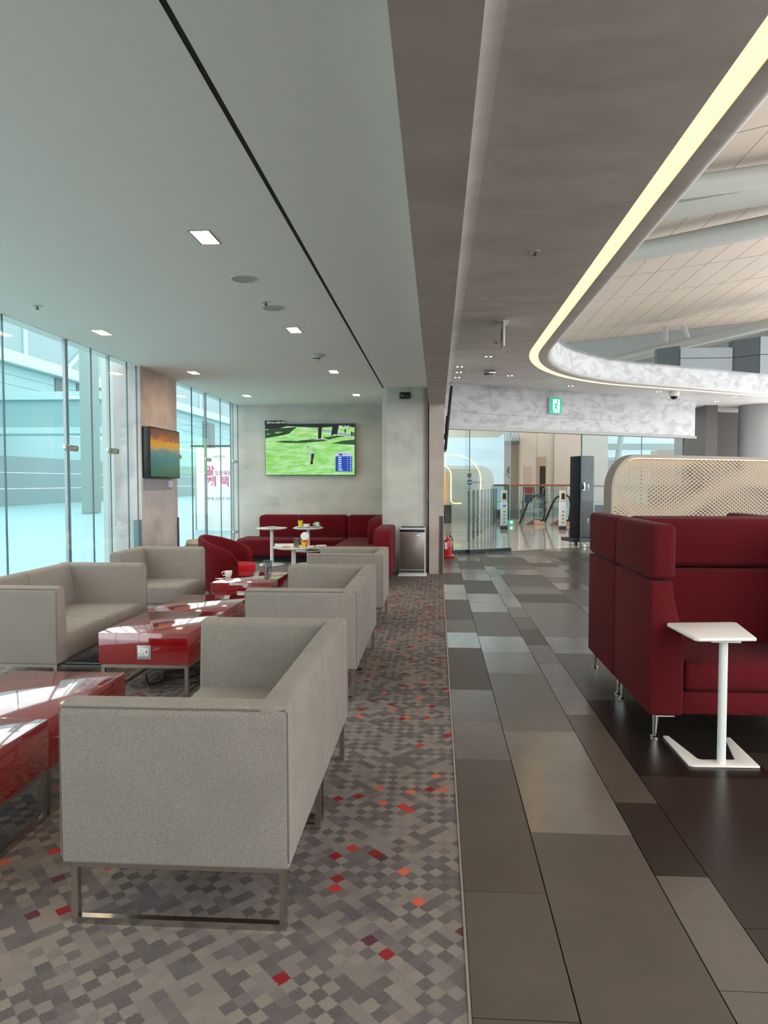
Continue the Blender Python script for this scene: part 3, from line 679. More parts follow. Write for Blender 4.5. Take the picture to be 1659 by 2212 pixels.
def paper_cup(label, loc, h, r, m, lid=None, straw=False):
    t = thing('paper_cup', label, 'cup', loc)
    finish('cup_wall', lathe([(0, .003), (r * .75, 0), (r * .76, .004), (r, h - .004), (r * 1.04, h), (r * .97, h), (r * .74, .008), (0, .008)], 24), m, t)
    if straw: finish('straw', sweep([(0, 0, .02), (-.02, 0, h + .045), (-.035, -.01, h + .08)], .004, 8), mat('straw_dark', '#5b3340', .5), t)
    if lid:
        l = finish('lid', lathe([(0, 0), (r * 1.1, 0), (r * 1.12, .004), (0, .003)], 24), mat('foil_lid', '#e9eef0', .35), t); l.location = (.0, .03, h + .052); l.rotation_euler = (R(70), R(8), 0)
    return t
Z1 = .631
plate('white plate holding cutlery on the left pedestal table', (-2.80, 11.44, Z1), .105)
tag(finish('knife', bbox(-.11, .08, -.006, .006, 0, .004, .001), M_STEEL, None, True, (-2.86, 11.35, Z1 + .018), (0, 0, .05)), 'table knife resting across the lone white plate', 'knife')
paper_cup('yellow paper cup with a dark straw on the rear pedestal table', (-2.32, 11.53, Z1 + .014), .105, .043, M_YEL, None, True)
plate('pale plate under the straw cup and bowl', (-2.28, 11.53, Z1), .13, M_WHITET)
bowl('small white bowl beside the yellow straw cup', (-2.20, 11.44, Z1 + .016), .062, .05)
plate('pale plate under the crumpled green wrapper', (-2.06, 11.55, Z1), .10, mat('plate_grey', '#c9ccc6', .3))
gw = plaster('green_wrapper_print', [(.38, '#e8ece6'), (.5, '#dfe6dd'), (.56, '#4f9a4a'), (.66, '#3f8a44'), (.72, '#2d4a6a')], (14, 14, 14), 1.5, .5, .0, .4, 2)
b = bmesh.new(); bmesh.ops.create_icosphere(b, subdivisions=3, radius=.045)
for v in b.verts: v.co *= 1 + .25 * math.sin(v.co.x * 130) * math.cos(v.co.z * 110 + v.co.y * 90)
for v in b.verts: v.co.x *= 1.35; v.co.z *= .9
tag(finish('food_wrapper', b, gw, None, True, (-2.04, 11.52, Z1 + .056)), 'crumpled white and green food wrapper on the rear table', 'wrapper')
Z3 = .451
tb = thing('food_tray', 'white oval food dish with chopsticks on the crowded table', 'dish', (-2.24, 9.93, Z3))
finish('dish_wall', ring_prism(rrect(-.14, .14, -.07, .07, .06, 5), rrect(-.125, .125, -.055, .055, .05, 5), 'z', .004, .05), M_PORC, tb); finish('dish_base', prism(rrect(-.12, .12, -.05, .05, .045, 5), 'z', 0, .006), M_PORC, tb)
for k in (0, 1): tag(finish('chopstick', sweep([(-.12, 0, 0), (.11, 0, .002)], .0035, 6), mat('chopstick_wood', '#7a4030', .5), None, True, (-2.22, 9.90 + .014 * k, Z3 + .055), (0, 0, .06 * k)), 'brown chopstick laid across the white food dish', 'chopstick', 'chopsticks on the food dish')
for k, (dx, dy) in enumerate(((0, 0), (.025, .012), (.045, -.008), (.062, .01), (.03, -.02))):
    b = bmesh.new(); bmesh.ops.create_icosphere(b, subdivisions=2, radius=.017)
    for v in b.verts: v.co.x *= 1.3; v.co.z *= .8
    tag(finish('peanut', b, mat('peanut_shell', '#c9ab7d', .8), None, True, (-2.215 + dx, 9.80 + dy, Z3 + .0136), (0, 0, k * .9)), 'tan peanut shell in front of the white dish', 'nut', 'nuts on the crowded table')
tumbler('clear plastic drinking cup between the dish and yellow noodle cup', (-2.06, 9.96, Z3), .125, .05)
NOOD = plaster('noodle_cup_print', [(.40, '#ecc81e'), (.56, '#f0d12e'), (.59, '#c8402f'), (.70, '#d65a3a')], (9, 9, 9), 1.3, .45, 0, .4, 2)
paper_cup('yellow noodle cup with its foil lid peeled open', (-1.945, 9.95, Z3), .105, .055, NOOD, True)
for k, (dx, dy, c) in enumerate(((0, 0, '#d9793f'), (.03, .012, '#c8502f'), (-.028, .008, '#e0a86a'), (.012, -.02, '#d07a48'))):
    b = bmesh.new(); bmesh.ops.create_icosphere(b, subdivisions=2, radius=.014)
    for v in b.verts: v.co.z *= .45; v.co.x *= 1.5 + .3 * math.sin(k + v.co.y * 90)
    tag(finish('food_scrap', b, mat('scrap_%d' % k, c, .8), None, True, (-2.03 + dx, 9.80 + dy, Z3 + .006), (0, 0, k)), 'orange food scrap beside the yellow noodle cup', 'food', 'food scraps on the crowded table')
Z4 = .361
plate('dark grey plate under the brown napkin on the low table', (-1.90, 10.36, Z4), .12, mat('plate_dark', '#5b6062', .35))
b = bmesh.new(); bmesh.ops.create_grid(b, x_segments=8, y_segments=8, size=.08)
for v in b.verts: v.co.z = .02 + .018 * math.sin(v.co.x * 40) + .012 * math.cos(v.co.y * 55 + v.co.x * 20)
bmesh.ops.solidify(b, geom=b.faces, thickness=.0015)
tag(finish('paper_napkin', b, mat('napkin_brown', '#c9a27e', .9), None, True, (-1.92, 10.34, Z4 + .030), (0, 0, .5)), 'crumpled tan napkin on the dark plate', 'napkin')
bowl('white square edged bowl at the right of the low table', (-1.80, 10.55, Z4), .09, .06)

# ------------------------------------------------------------------ television
tv = thing('television', 'large wall mounted television showing golf above the banquette', 'television', (-2.365, 12.70, 1.53))
W_, H_ = 1.69, .958
finish('panel_case', bbox(-W_ / 2, W_ / 2, -.02, .02, 0, H_, .004), M_BLACK, tv); finish('wall_bracket', bbox(-.3, .3, .02, .059, .3, .7), M_BLACK, tv)
m, nt, b_ = base_mat('golf_broadcast')
tc = N(nt, 'ShaderNodeTexCoord').outputs['Object']; mp = N(nt, 'ShaderNodeMapping'); mp.inputs['Scale'].default_value = (1, 1, 5); nt.links.new(tc, mp.inputs[0])
g1 = noise(nt, mp.outputs[0], 3.2, 4, .6, .3); g2 = noise(nt, tc, 26, 3, .6)
gc = ramp(nt, g1, [(.28, '#6cc63f'), (.44, '#86d654'), (.54, '#a2e284'), (.70, '#c6f0c4')])
gc2 = mixc(nt, ramp(nt, g2, [(.4, (0, 0, 0, 1)), (.8, (.35, .35, .35, 1))]), gc, '#cfeecb')
b_.inputs['Base Color'].default_value = (0, 0, 0, 1); b_.inputs['Roughness'].default_value = .25
nt.links.new(gc2, b_.inputs['Emission Color']); b_.inputs['Emission Strength'].default_value = .95 * K
scr = finish('screen', bbox(-W_ / 2 + .008, W_ / 2 - .008, -.0215, -.02, .010, H_ - .008), m, tv, False)
EM = {}
def em(h, s=.95 * K):
    k = 'screen_' + h[1:]
    return mat(k, '#000000', .3, emit=h, estr=s)
def spx(u, v): return (-W_ / 2 + W_ * u, H_ * (1 - v))              # picture fractions, origin top left
lay = [0]
def patch(name, pts, col, parent=scr):
    lay[0] += 1; y = -.0216 - .00008 * lay[0]
    return finish(name, prism([spx(*p) for p in pts], 'y', y - .00007, y), em(col), parent, False)
patch('tree_band', [(.005, .005), (.995, .005), (.995, .07), (.80, .06), (.60, .075), (.40, .06), (.25, .045), (.12, .10), (.005, .10)], '#141c26')
patch('shade_patch', [(.005, .12), (.10, .085), (.24, .075), (.36, .06), (.30, .14), (.27, .19), (.20, .22), (.10, .25), (.005, .275)], '#23402c')
patch('light_gap', [(.10, .17), (.16, .15), (.20, .16), (.13, .19)], '#7fc04a'); patch('light_gap', [(.02, .19), (.05, .18), (.05, .2), (.02, .215)], '#7fc04a')
patch('cart_path', [(.47, .075), (.60, .10), (.80, .16), (.995, .22), (.995, .26), (.85, .215), (.70, .17), (.58, .12)], '#a59cc9')
patch('sand_patch', [(.34, .17), (.44, .14), (.50, .15), (.44, .19), (.36, .21)], '#c9d69a')
patch('shade_patch', [(.11, .345), (.20, .325), (.36, .33), (.52, .30), (.68, .26), (.80, .23), (.90, .245), (.78, .275), (.66, .335), (.44, .37), (.24, .37)], '#2c4a34')
patch('shade_patch', [(.74, .375), (.86, .33), (.995, .305), (.995, .41), (.88, .40), (.80, .385)], '#2f5038')
patch('tree_root', [(.53, .315), (.60, .275), (.64, .27), (.72, .315), (.62, .30)], '#cfd8c0')
patch('tree_trunk', [(.595, .0), (.64, .0), (.625, .29), (.592, .29)], '#10141c'); patch('tree_trunk', [(.755, .0), (.83, .0), (.80, .22), (.775, .20), (.735, .24)], '#141a20')
patch('fence', [(.83, .075), (.995, .155), (.995, .165), (.83, .087)], '#e4e8ee'); patch('fence_post', [(.885, .10), (.90, .105), (.90, .18), (.885, .18)], '#1a1f28')
patch('spectator', [(.955, .155), (.975, .155), (.975, .235), (.958, .235)], '#161a20'); patch('spectator', [(.98, .165), (.993, .165), (.993, .235), (.98, .235)], '#161a20')
patch('golfer_cap', [(.463, .45), (.472, .43), (.49, .428), (.50, .445), (.49, .452)], '#8d93b5'); patch('golfer_face', [(.468, .452), (.485, .452), (.487, .478), (.474, .482)], '#c99f8c')
patch('golfer_shirt', [(.488, .475), (.503, .465), (.525, .515), (.543, .57), (.520, .585), (.507, .56), (.500, .63), (.493, .65), (.492, .60), (.497, .54)], '#b9c4dd')
patch('golfer_trousers', [(.515, .585), (.546, .572), (.547, .62), (.535, .70), (.533, .785), (.503, .785), (.512, .68)], '#1c0f14')
patch('putter', [(.494, .65), (.497, .65), (.452, .782), (.445, .782)], '#d8e0e4')
patch('score_panel', [(.784, .63), (.968, .63), (.968, .925), (.784, .925)], '#1446b4'); patch('score_header', [(.78, .565), (.97, .565), (.97, .63), (.78, .63)], '#c6c3e6')
patch('score_logo', [(.822, .58), (.86, .575), (.86, .615), (.822, .615)], '#1a3fa0')
for k in range(7):
    v0 = .645 + .04 * k
    patch('score_name', [(.815, v0), (.85 if k < 6 else .862, v0), (.85 if k < 6 else .862, v0 + .02), (.815, v0 + .02)], '#dfe6f4')
    patch('score_mark', [(.915, v0 + .004), (.925, v0 + .004), (.925, v0 + .016), (.915, v0 + .016)], '#b8c8ec'); patch('score_mark', [(.945, v0), (.958, v0), (.958, v0 + .018), (.945, v0 + .018)], '#dfe6f4')
text_obj('score_title', 'LIVE', .03, em('#31409a'), scr, (spx(.872, .6)[0], -.028, spx(.872, .605)[1]), FACE_CAM)
text_obj('channel_text', 'SBS Golf', .055, em('#dfe4f6'), scr, (spx(.82, .07)[0], -.028, spx(.82, .075)[1]), FACE_CAM, bold=.001)
text_obj('channel_text', 'LIVE', .032, em('#f06ab0'), scr, (spx(.93, .07)[0], -.028, spx(.93, .072)[1]), FACE_CAM)
lb = finish('brand_label', bbox(-W_ / 2 - .002, -W_ / 2 + .355, -.026, -.02, H_ - .012, H_ + .062, .001), mat('label_black', '#14201f', .5), tv)
text_obj('label_text', '삼성 Neo QLED 8K', .040, mat('label_print_glow', '#e6ebe8', .6, emit='#e6ebe8', estr=.4 * K), lb, (-W_ / 2 + .035, -.0275, H_ + .012), FACE_CAM, bold=.0006)  # sticker print given a faint glow, though it is no lamp

# ------------------------------------------------------------------ sunset screen on the pier
pf = thing('wall_display', 'black framed display with a sunset above clouds on the pier', 'display', (-3.70, 8.93, 1.455))
finish('case', bbox(.0, .10, -.50, .50, 0, .65, .003), M_BLACK, pf)
m, nt, b_ = base_mat('sunset_picture')
tc = N(nt, 'ShaderNodeTexCoord').outputs['Object']; sep = N(nt, 'ShaderNodeSeparateXYZ'); nt.links.new(tc, sep.inputs[0])
mp = N(nt, 'ShaderNodeMapping'); mp.inputs['Scale'].default_value = (1, 1, 3); nt.links.new(tc, mp.inputs[0])
n1 = noise(nt, mp.outputs[0], 6, 6, .65, .8)
ma = N(nt, 'ShaderNodeMath', operation='MULTIPLY_ADD'); nt.links.new(n1, ma.inputs[0]); ma.inputs[1].default_value = .20; sh_ = N(nt, 'ShaderNodeMath', operation='SUBTRACT'); nt.links.new(sep.outputs[2], sh_.inputs[0]); sh_.inputs[1].default_value = .045; nt.links.new(sh_.outputs[0], ma.inputs[2])
sky = ramp(nt, ma.outputs[0], [(.0, '#2c4a36'), (.10, '#3c6450'), (.30, '#4a7a86'), (.40, '#6d8b95'), (.425, '#a89a8e'), (.46, '#e6a23c'), (.52, '#f0a030'), (.57, '#cf5a2c'), (.64, '#8e3d36'), (.72, '#4d3b40')])
ma2 = N(nt, 'ShaderNodeMath', operation='GREATER_THAN'); nt.links.new(sep.outputs[2], ma2.inputs[0]); ma2.inputs[1].default_value = .49
cl = ramp(nt, n1, [(.50, (0, 0, 0, 1)), (.60, (.75, .75, .75, 1))]); mm = N(nt, 'ShaderNodeMath', operation='MULTIPLY'); nt.links.new(cl, mm.inputs[0]); nt.links.new(ma2.outputs[0], mm.inputs[1])
skc = mixc(nt, mm.outputs[0], sky, '#5f5a60')
b_.inputs['Base Color'].default_value = (.01, .01, .01, 1); nt.links.new(skc, b_.inputs['Emission Color']); b_.inputs['Emission Strength'].default_value = .62 * K; b_.inputs['Roughness'].default_value = .2
finish('picture', bbox(.1005, .102, -.485, .485, .016, .634), m, pf, False)
ps = finish('wall_patch', bbox(-.0, .012, -.47, .43, -.16, -.004), mat('patch_grey', '#98989c', .7), pf, False)
lbq = thing('info_card', 'small white printed card below the sunset display', 'card', (-3.687, 9.30, 1.335))
finish('card', bbox(0, .004, -.07, .07, 0, .09), mat('card_white', '#dfe6ee', .6), lbq, False)
for k in range(5): finish('print_line', bbox(.004, .0048, -.055, .055 - .02 * (k % 3), .012 + .015 * k, .017 + .015 * k), mat('card_print', '#7b8aa0', .6), lbq, False)

# ------------------------------------------------------------------ pillar items
ap = thing('air_purifier', 'tall silver air purifier standing against the pillar', 'air purifier', (-.365, 10.30, 0))
finish('base', bbox(-.215, .215, -.15, .15, 0, .03, .008), M_WHITET, ap); finish('body', bbox(-.195, .195, -.13, .13, .03, .725, .018, 3), mat('purifier_white', '#c9cdcd', .35), ap)
finish('front_panel', bbox(-.18, .18, -.137, -.128, .10, .655, .004), mat('purifier_silver', '#8f8884', .32, .75), ap); finish('control_band', bbox(-.185, .185, -.134, -.125, .66, .70, .003), M_BLACK, ap)
finish('kick_band', bbox(-.18, .18, -.134, -.125, .055, .09, .002), mat('purifier_brown', '#3b3230', .5), ap); finish('air_grille', bbox(-.17, .17, -.10, .10, .725, .735, .003), M_BLACK, ap)
finish('status_light', prism(rrect(-.028, .028, -.009, .009, .0085, 4), 'y', -.1385, -.137), mat('blue_status', '#5a8cf0', .4, emit='#6f9cff', estr=1.8 * K), ap).location = (.095, 0, .615)
bx = thing('wall_router', 'small black box hung by a cord near the pillar top', 'router', (-.493, 10.52, 2.675))
finish('case', bbox(-.082, .082, -.028, .028, 0, .10, .015, 3), M_BLACK, bx); finish('cord', sweep([(.05, .0, .1), (.052, .0, .14), (.05, 0, .175)], .003, 6), M_BLACK, bx)
for x in (.02, .035, .05): finish('indicator', bbox(x - .003, x + .003, -.0288, -.028, .028, .033), mat('indicator_white', '#e8e8e8', .4), bx, False)
finish('badge', bbox(-.06, -.025, -.0288, -.028, .045, .055), mat('badge_grey', '#a8a8a8', .4), bx, False)
st = thing('light_switch', 'narrow switch plate on the pillar chamfer', 'switch', (-.143, 10.612, 1.20)); finish('plate', bbox(-.012, .01, -.012, 0, -.07, .07, .002), mat('switch_grey', '#9ba4a1', .4), st); finish('rocker', bbox(-.006, .004, -.016, -.012, -.03, .03, .001), mat('switch_rocker', '#c7cdca', .4), st)

# entrance partition items
sg = thing('angled_monitor', 'black monitor seen edge on, tilted from the partition wall', 'monitor', (.118, 12.0, 1.95)); sg.rotation_euler = (0, R(5.2), 0)
finish('case', bbox(.0, .045, -.5, .5, 0, 1.06, .004), M_BLACK, sg); finish('bracket', bbox(-.015, .0, -.1, .1, .2, .6), M_DARK, sg)
al = thing('alarm_lamp', 'small red and white alarm lamp on the partition wall', 'alarm', (.10, 13.0, 2.27)); finish('lamp_base', bbox(0, .03, -.05, .05, -.05, .05, .006), M_WHITE, al); l = finish('lamp_lens', lathe([(0, .055), (.03, .045), (.04, .0), (0, 0)], 16), mat('alarm_red', '#b3242a', .25), al); l.rotation_euler = (0, R(90), 0); l.location = (.03, 0, 0)
fx = thing('fire_extinguisher', 'red fire extinguisher in a red floor stand by the post', 'fire extinguisher', (.205, 12.80, 0))
M_RED = mat('extinguisher_red', '#c0161c', .25, 0, .6)
finish('stand', prism([(-.10, -.10), (.13, -.10), (.10, .10), (-.10, .10)], 'z', 0, .06, .01), M_RED, fx); finish('cylinder', lathe([(0, .06), (.07, .06), (.075, .075), (.075, .30), (.06, .335), (.025, .35), (.022, .38), (0, .38)], 28), M_RED, fx)
finish('valve', bbox(-.02, .02, -.03, .03, .38, .41, .005), M_STEEL, fx); finish('hose', sweep([(.02, -.02, .395), (.06, -.05, .40), (.088, -.05, .34), (.09, -.05, .22), (.086, -.05, .14)], .010, 8), M_BLACK, fx)
finish('handle', sweep([(-.03, -.03, .41), (.01, -.03, .43), (.05, -.03, .42)], .007, 8), M_RED, fx)
lb2 = finish('label', bbox(-.06, -.01, -.0775, -.074, .16, .29), mat('label_paper', '#e8dede', .6), fx, False)
tag(finish('notice_plate', bbox(.101, .108, 11.6, 11.7, 1.1, 1.25), M_WHITE, None, False), 'small pale notice plate edge on at the partition wall', 'notice')

# ------------------------------------------------------------------ crimson high back booths
def booth(label, yc, face):
    """seat facing -Y when face is 0, +Y when pi; local x 0..1.13 from the left outer panel, local y -.37 front .. .37 back"""
    t = thing('booth_sofa', label, 'sofa', (1.715, yc, 0), face, 'crimson high back booth sofas')
    hw = .565
    for s in (-1, 1):
        o = s * hw
        def X(v): return o - s * v
        low = [(X(0), .135), (X(0), .868), (X(.118), .868), (X(.125), .80), (X(.145), .70), (X(.175), .60), (X(.185), .50), (X(.185), .135)]
        finish('side_panel', prism(low, 'y', -.372, .372, .016, 3), M_REDF2, t)
        finish('wing', prism([(X(0), .875), (X(0), 1.175), (X(.135), 1.175), (X(.135), .875)], 'y', -.374, .374, .032, 4), M_REDF2, t)
        for yy in (-.33, .33):
            lg = finish('leg', sweep([(X(.05), yy, .135), (X(.045), yy, .012)], .016, 14, radii=[.019, .011]), M_CHROME, t)
            finish('leg_glide', lathe([(0, 0), (.022, 0), (.022, .008), (.012, .016), (0, .016)], 16), M_CHROME, lg).location = (X(.045), yy, 0)
        pl = finish('leg_plate', bbox(min(X(.04), X(.14)), max(X(.04), X(.14)), -.365, -.29, .128, .135), M_STEEL, t, False)
    finish('backrest', prism([(.18, .40), (.17, .868), (.371, .868), (.371, .135), (.2, .135)], 'x', -hw + .12, hw - .12, .015, 3), M_REDF2, t)
    finish('headrest', bbox(-hw + .12, hw - .12, .195, .372, .878, 1.178, .04, 4), M_REDF2, t)
    finish('seat_base', bbox(-hw + .185, hw - .185, -.345, .25, .135, .262, .012), M_REDF2, t)
    finish('seat_cushion', bbox(-hw + .187, hw - .187, -.365, .19, .266, .42, .035, 4), M_REDF2, t)
    return t
booth('crimson high back booth sofa facing the camera behind the white laptop table', 4.115, 0)
booth('crimson high back booth sofa backing onto the nearer one, facing the entrance', 4.875, math.pi)

# white C-shaped laptop table
lt = thing('laptop_table', 'white C shaped laptop table in front of the crimson booth', 'side table', (1.40, 3.55, 0))
def rel(p): return (p[0] - 1.40, p[1] - 3.55)
top = [rel(p) for p in [(1.262, 3.350), (1.545, 3.378), (1.608, 3.745), (1.585, 3.760), (1.235, 3.722), (1.225, 3.70), (1.245, 3.365)]]
finish('table_top', prism(top, 'z', .632, .65, .006, 3), M_WHITE, lt); finish('top_plate', bbox(-.065, .075, -.165, -.06, .622, .632), M_WHITET, lt, False)
finish('post', prism([(x - .0 + .012, y - .115) for x, y in rrect(-.019, .019, -.019, .019, .014, 5)], 'z', .008, .626), M_WHITET, lt)
ft = [rel(p) for p in [(1.242, 3.405), (1.262, 3.392), (1.585, 3.400), (1.585, 3.418), (1.600, 3.785), (1.572, 3.785), (1.497, 3.478), (1.330, 3.470), (1.315, 3.480), (1.272, 3.79), (1.243, 3.79)]]
finish('foot', prism(ft, 'z', 0, .010, .0025, 2), M_WHITE, lt)

# ------------------------------------------------------------------ perforated screen
SA = Vector((2.20, 9.0)); SANG = R(29.2)
ps_ = thing('perforated_screen', 'cream perforated metal screen with a warm lit rounded frame', 'screen', (SA.x, SA.y, 0), SANG)
SW, SH, SR = 4.2, 1.765, .46
def outline(off, n=12):
    r = SR - off; pts = [(off, .06)]
    for i in range(n + 1):
        a = math.pi - math.pi / 2 * i / n; pts.append((SR + r * math.cos(a), SH - SR + r * math.sin(a)))
    pts.append((SW, SH - off)); return pts
o1, o2 = outline(0), outline(.042)
b = bmesh.new(); rows = []
for q, y in ((o1, -.07), (o2, -.07), (o2, .07), (o1, .07)): rows.append([b.verts.new((p[0], y, p[1])) for p in q])
for k in range(4):
    a, c = rows[k], rows[(k + 1) % 4]
    for i in range(len(a) - 1): b.faces.new((a[i], a[i + 1], c[i + 1], c[i]))
b.faces.new([rows[k][0] for k in range(4)]); b.faces.new([rows[k][-1] for k in range(3, -1, -1)])
M_FRAME = mat('screen_frame', '#8f867b', .45)
finish('frame', b, M_FRAME, ps_)
o3, o4 = outline(.044), outline(.050)
b = bmesh.new(); rows = []
for q, y in ((o3, -.05), (o4, -.05), (o4, -.03), (o3, -.03)): rows.append([b.verts.new((p[0], y, p[1])) for p in q])
for k in range(4):
    a, c = rows[k], rows[(k + 1) % 4]
    for i in range(len(a) - 1): b.faces.new((a[i], a[i + 1], c[i + 1], c[i]))
finish('light_line', b, mat('screen_light', '#ffe9c4', .5, emit=(1, .78, .45, 1), estr=4. * K), ps_)
# panel of cells, each with a slot hole
b = bmesh.new(); CW, CH = .090, .0262
def inside(x, z, m_=.05):
    if x < m_ or z > SH - m_: return False
    if x < SR and z > SH - SR: return (x - SR) ** 2 + (z - SH + SR) ** 2 < (SR - m_) ** 2
    return True
def holes(x, z):
    ang = 1.15 * math.sin(x * 2.3 + 1.0 * math.cos(z * 3.1)) * math.cos(z * 1.5 - 2.2) + .35 * math.sin(z * 5.)
    if x < .5: ang += (1 - x / .5) * .9
    s = .5 + .5 * math.sin(z * 9 + 2.2 * math.sin(x * 1.7)); ln = .026 * (.35 + .65 * min(1, s * 1.8)); wd = .0098 * (.5 + .5 * min(1, s * 1.8))
    return ang, ln, wd
nz = int((SH - .06) / CH)
for j in range(nz):
    zc = SH - .05 - CH * (j + .5)
    if zc < .08: break
    k = 0; x = -CW * (.5 if j % 2 else 0)
    while x < SW - CW:
        x0, x1, z0, z1 = x, x + CW, zc - CH / 2, zc + CH / 2; x += CW
        if not all(inside(px_, pz_) for px_ in (x0, x1) for pz_ in (z0, z1)):
            # clip the cell to the outline by pulling its corners inside
            cs = []
            for px_, pz_ in ((x0, z0), (x1, z0), (x1, z1), (x0, z1)):
                px_ = max(px_, .046); pz_ = min(pz_, SH - .046)
                if px_ < SR and pz_ > SH - SR:
                    dx, dz = px_ - SR, pz_ - SH + SR; l_ = math.hypot(dx, dz)
                    if l_ > SR - .046: px_, pz_ = SR + dx / l_ * (SR - .046), SH - SR + dz / l_ * (SR - .046)
                cs.append((px_, pz_))
            ar = sum(cs[i][0] * cs[(i + 1) % 4][1] - cs[(i + 1) % 4][0] * cs[i][1] for i in range(4)) / 2
            if ar > 1e-5: b.faces.new([b.verts.new((p[0], 0, p[1])) for p in cs])
            continue
        cx, cz = (x0 + x1) / 2, (z0 + z1) / 2; an, ln, wd = holes(cx, cz); ca, sa = math.cos(an), math.sin(an)
        sl = [(ln * .75, -wd), (ln, 0), (ln * .75, wd), (0, wd), (-ln * .75, wd), (-ln, 0), (-ln * .75, -wd), (0, -wd)]
        mxz = CH / 2 - .002
        hp = []
        for p in sl:
            hx, hz = p[0] * ca - p[1] * sa, p[0] * sa + p[1] * ca; hp.append((cx + hx, cz + max(-mxz, min(mxz, hz))))
        op = [(x1, z0), (x1, cz), (x1, z1), (cx, z1), (x0, z1), (x0, cz), (x0, z0), (cx, z0)]
        # keep outer and inner loops turned alike when the slot stands steep
        sh = int(round(an / (math.pi / 4))) % 8
        hv = [b.verts.new((hp[(i - sh) % 8][0], 0, hp[(i - sh) % 8][1])) for i in range(8)]; ov = [b.verts.new((p[0], 0, p[1])) for p in op]
        for i in range(8): b.faces.new((ov[i], ov[(i + 1) % 8], hv[(i + 1) % 8], hv[i]))
bmesh.ops.remove_doubles(b, verts=b.verts, dist=1e-5)
pn = finish('perforated_panel', b, mat('screen_cream', '#9c8d78', .5), ps_, False)
sol = pn.modifiers.new('thickness', 'SOLIDIFY'); sol.thickness = .006
finish('kick_rail', bbox(.0, SW, -.06, .06, 0, .06), M_FRAME, ps_, False)

# planter behind the screen, widened as a dark backing for its slots
pt = thing('potted_plant', 'leafy plant peeking over the perforated screen', 'plant', (4.75, 12.6, 0))
finish('planter', bbox(-.9, 2.6, -.2, .2, 0, 1.35, .02), mat('planter_backing_grey', '#393735', .6), pt)  # long dark box, stretched so the screen slots look dark
M_LEAF = mat('leaf_grey_green', '#5d6458', .5); M_LEAFR = mat('leaf_dark_red', '#6b2430', .5)
for k in range(15):
    r2 = random.Random(k); a = r2.uniform(0, 6.28); ln = r2.uniform(.22, .38); lf = bmesh.new(); wd = .035
    pts = [(0, 0), (.3, .8), (.6, 1), (.85, .6), (1, 0)]
    L1 = [lf.verts.new((ln * p[0], wd * p[1], ln * (p[0] * 1.4 - p[0] ** 2 * .75))) for p in pts]; mid = [lf.verts.new((ln * p[0], 0, ln * (p[0] * 1.4 - p[0] ** 2 * .75) - .008)) for p in pts[1:-1]]
    L2 = [lf.verts.new((ln * p[0], -wd * p[1], ln * (p[0] * 1.4 - p[0] ** 2 * .75))) for p in pts[1:-1]]
    mm_ = [L1[0]] + mid + [L1[-1]]; rr_ = [L1[0]] + L2 + [L1[-1]]
    for q in (L1, rr_):
        for i in range(4):
            f = [mm_[i], mm_[i + 1], q[i + 1], q[i]]; f = [v for n_, v in enumerate(f) if v not in f[:n_]]
            if len(f) > 2: lf.faces.new(f)
    bmesh.ops.solidify(lf, geom=lf.faces, thickness=.002)
    o = finish('leaf', lf, M_LEAFR if k == 14 else M_LEAF, pt, True); o.location = ((-.65 if k == 14 else r2.uniform(-.25, .35)), r2.uniform(-.1, .1), 1.34 + r2.uniform(.05, .25)); o.rotation_euler = (0, 0, a)

# ------------------------------------------------------------------ right background under the canopy
struct('wall_right_back', prism([(6.62, 18.6), (6.62, 17.4), (6.9, 17.4), (6.98, 18.9), (8.2, 19.3), (14, 18.6), (14, 19.6), (6.6, 19.6)], 'z', 0, 3.4), mat('dark_wall', '#575452', .7), 'dark recessed wall right of the entrance', 'wall', False)
rc = struct('round_column', lathe([(0, 0), (.55, 0), (.55, 3.4), (0, 3.4)], 48), mat('column_grey', '#929394', .5), 'big smooth round grey column under the canopy', 'column'); rc.location = (8.05, 17.55, 0)
struct('floor_terminal_bounce', bbox(6.5, 40, -20, 14, -.06, -.012), mat('bounce_stone', '#cfc4b6', .3), 'added unseen pale floor bouncing light right of the lounge', 'floor', False)  # unseen pale floor added to bounce daylight up to the canopy
struct('floor_approach_bounce', bbox(.1, 6.5, -20, -.6, -.06, -.012), mat('bounce_stone', '#cfc4b6', .3), 'added unseen pale floor bouncing light behind the viewpoint', 'floor', False)  # out of view, pale so it throws light under the canopy

# ------------------------------------------------------------------ entrance hall beyond the glass
hf = [dpt(-.4, .0), dpt(12, .0)]
struct('floor_hall', prism([(hf[0].x, hf[0].y), (hf[1].x, hf[1].y), (24, 47), (-1.2, 47), (-1.2, 14.0)], 'z', -.02, -.001), plaster('hall_marble', [(.35, '#c4b19f'), (.6, '#cdbcaa'), (.75, '#d3c4b3')], (1, 1, 1), .6, .07, 0), 'polished cream stone floor of the hall', 'floor', False)
for k in range(5):
    tag(finish('floor_joint', bbox(-2, 9, 15.6 + 2.4 * k, 15.606 + 2.4 * k, -.0008, .0005), mat('joint_brown', '#8e7d6f', .6), bpy.data.objects['floor_hall'], False))
for k in range(6): finish('floor_joint', bbox(1.0 + 1.2 * k, 1.006 + 1.2 * k, 15.4, 27, -.0008, .0006), MATS['joint_brown'], bpy.data.objects['floor_hall'], False)
hw = sempty('wall_hall', 'beige panelled hall wall behind the escalators', 'wall')
M_BEIGE = mat('beige_panel', '#c4baae', .6); M_TAUPE = mat('taupe_panel', '#978a80', .6)
finish('wall_panel', bbox(3.05, 3.72, 31.4, 31.6, -.02, 4.3), M_TAUPE, hw, False)
finish('wall_panel', bbox(3.72, 4.30, 30.0, 30.2, -.02, 4.3), M_BEIGE, hw, False); finish('wall_panel', bbox(4.31, 5.02, 30.0, 30.2, -.02, 4.3), M_BEIGE, hw, False)
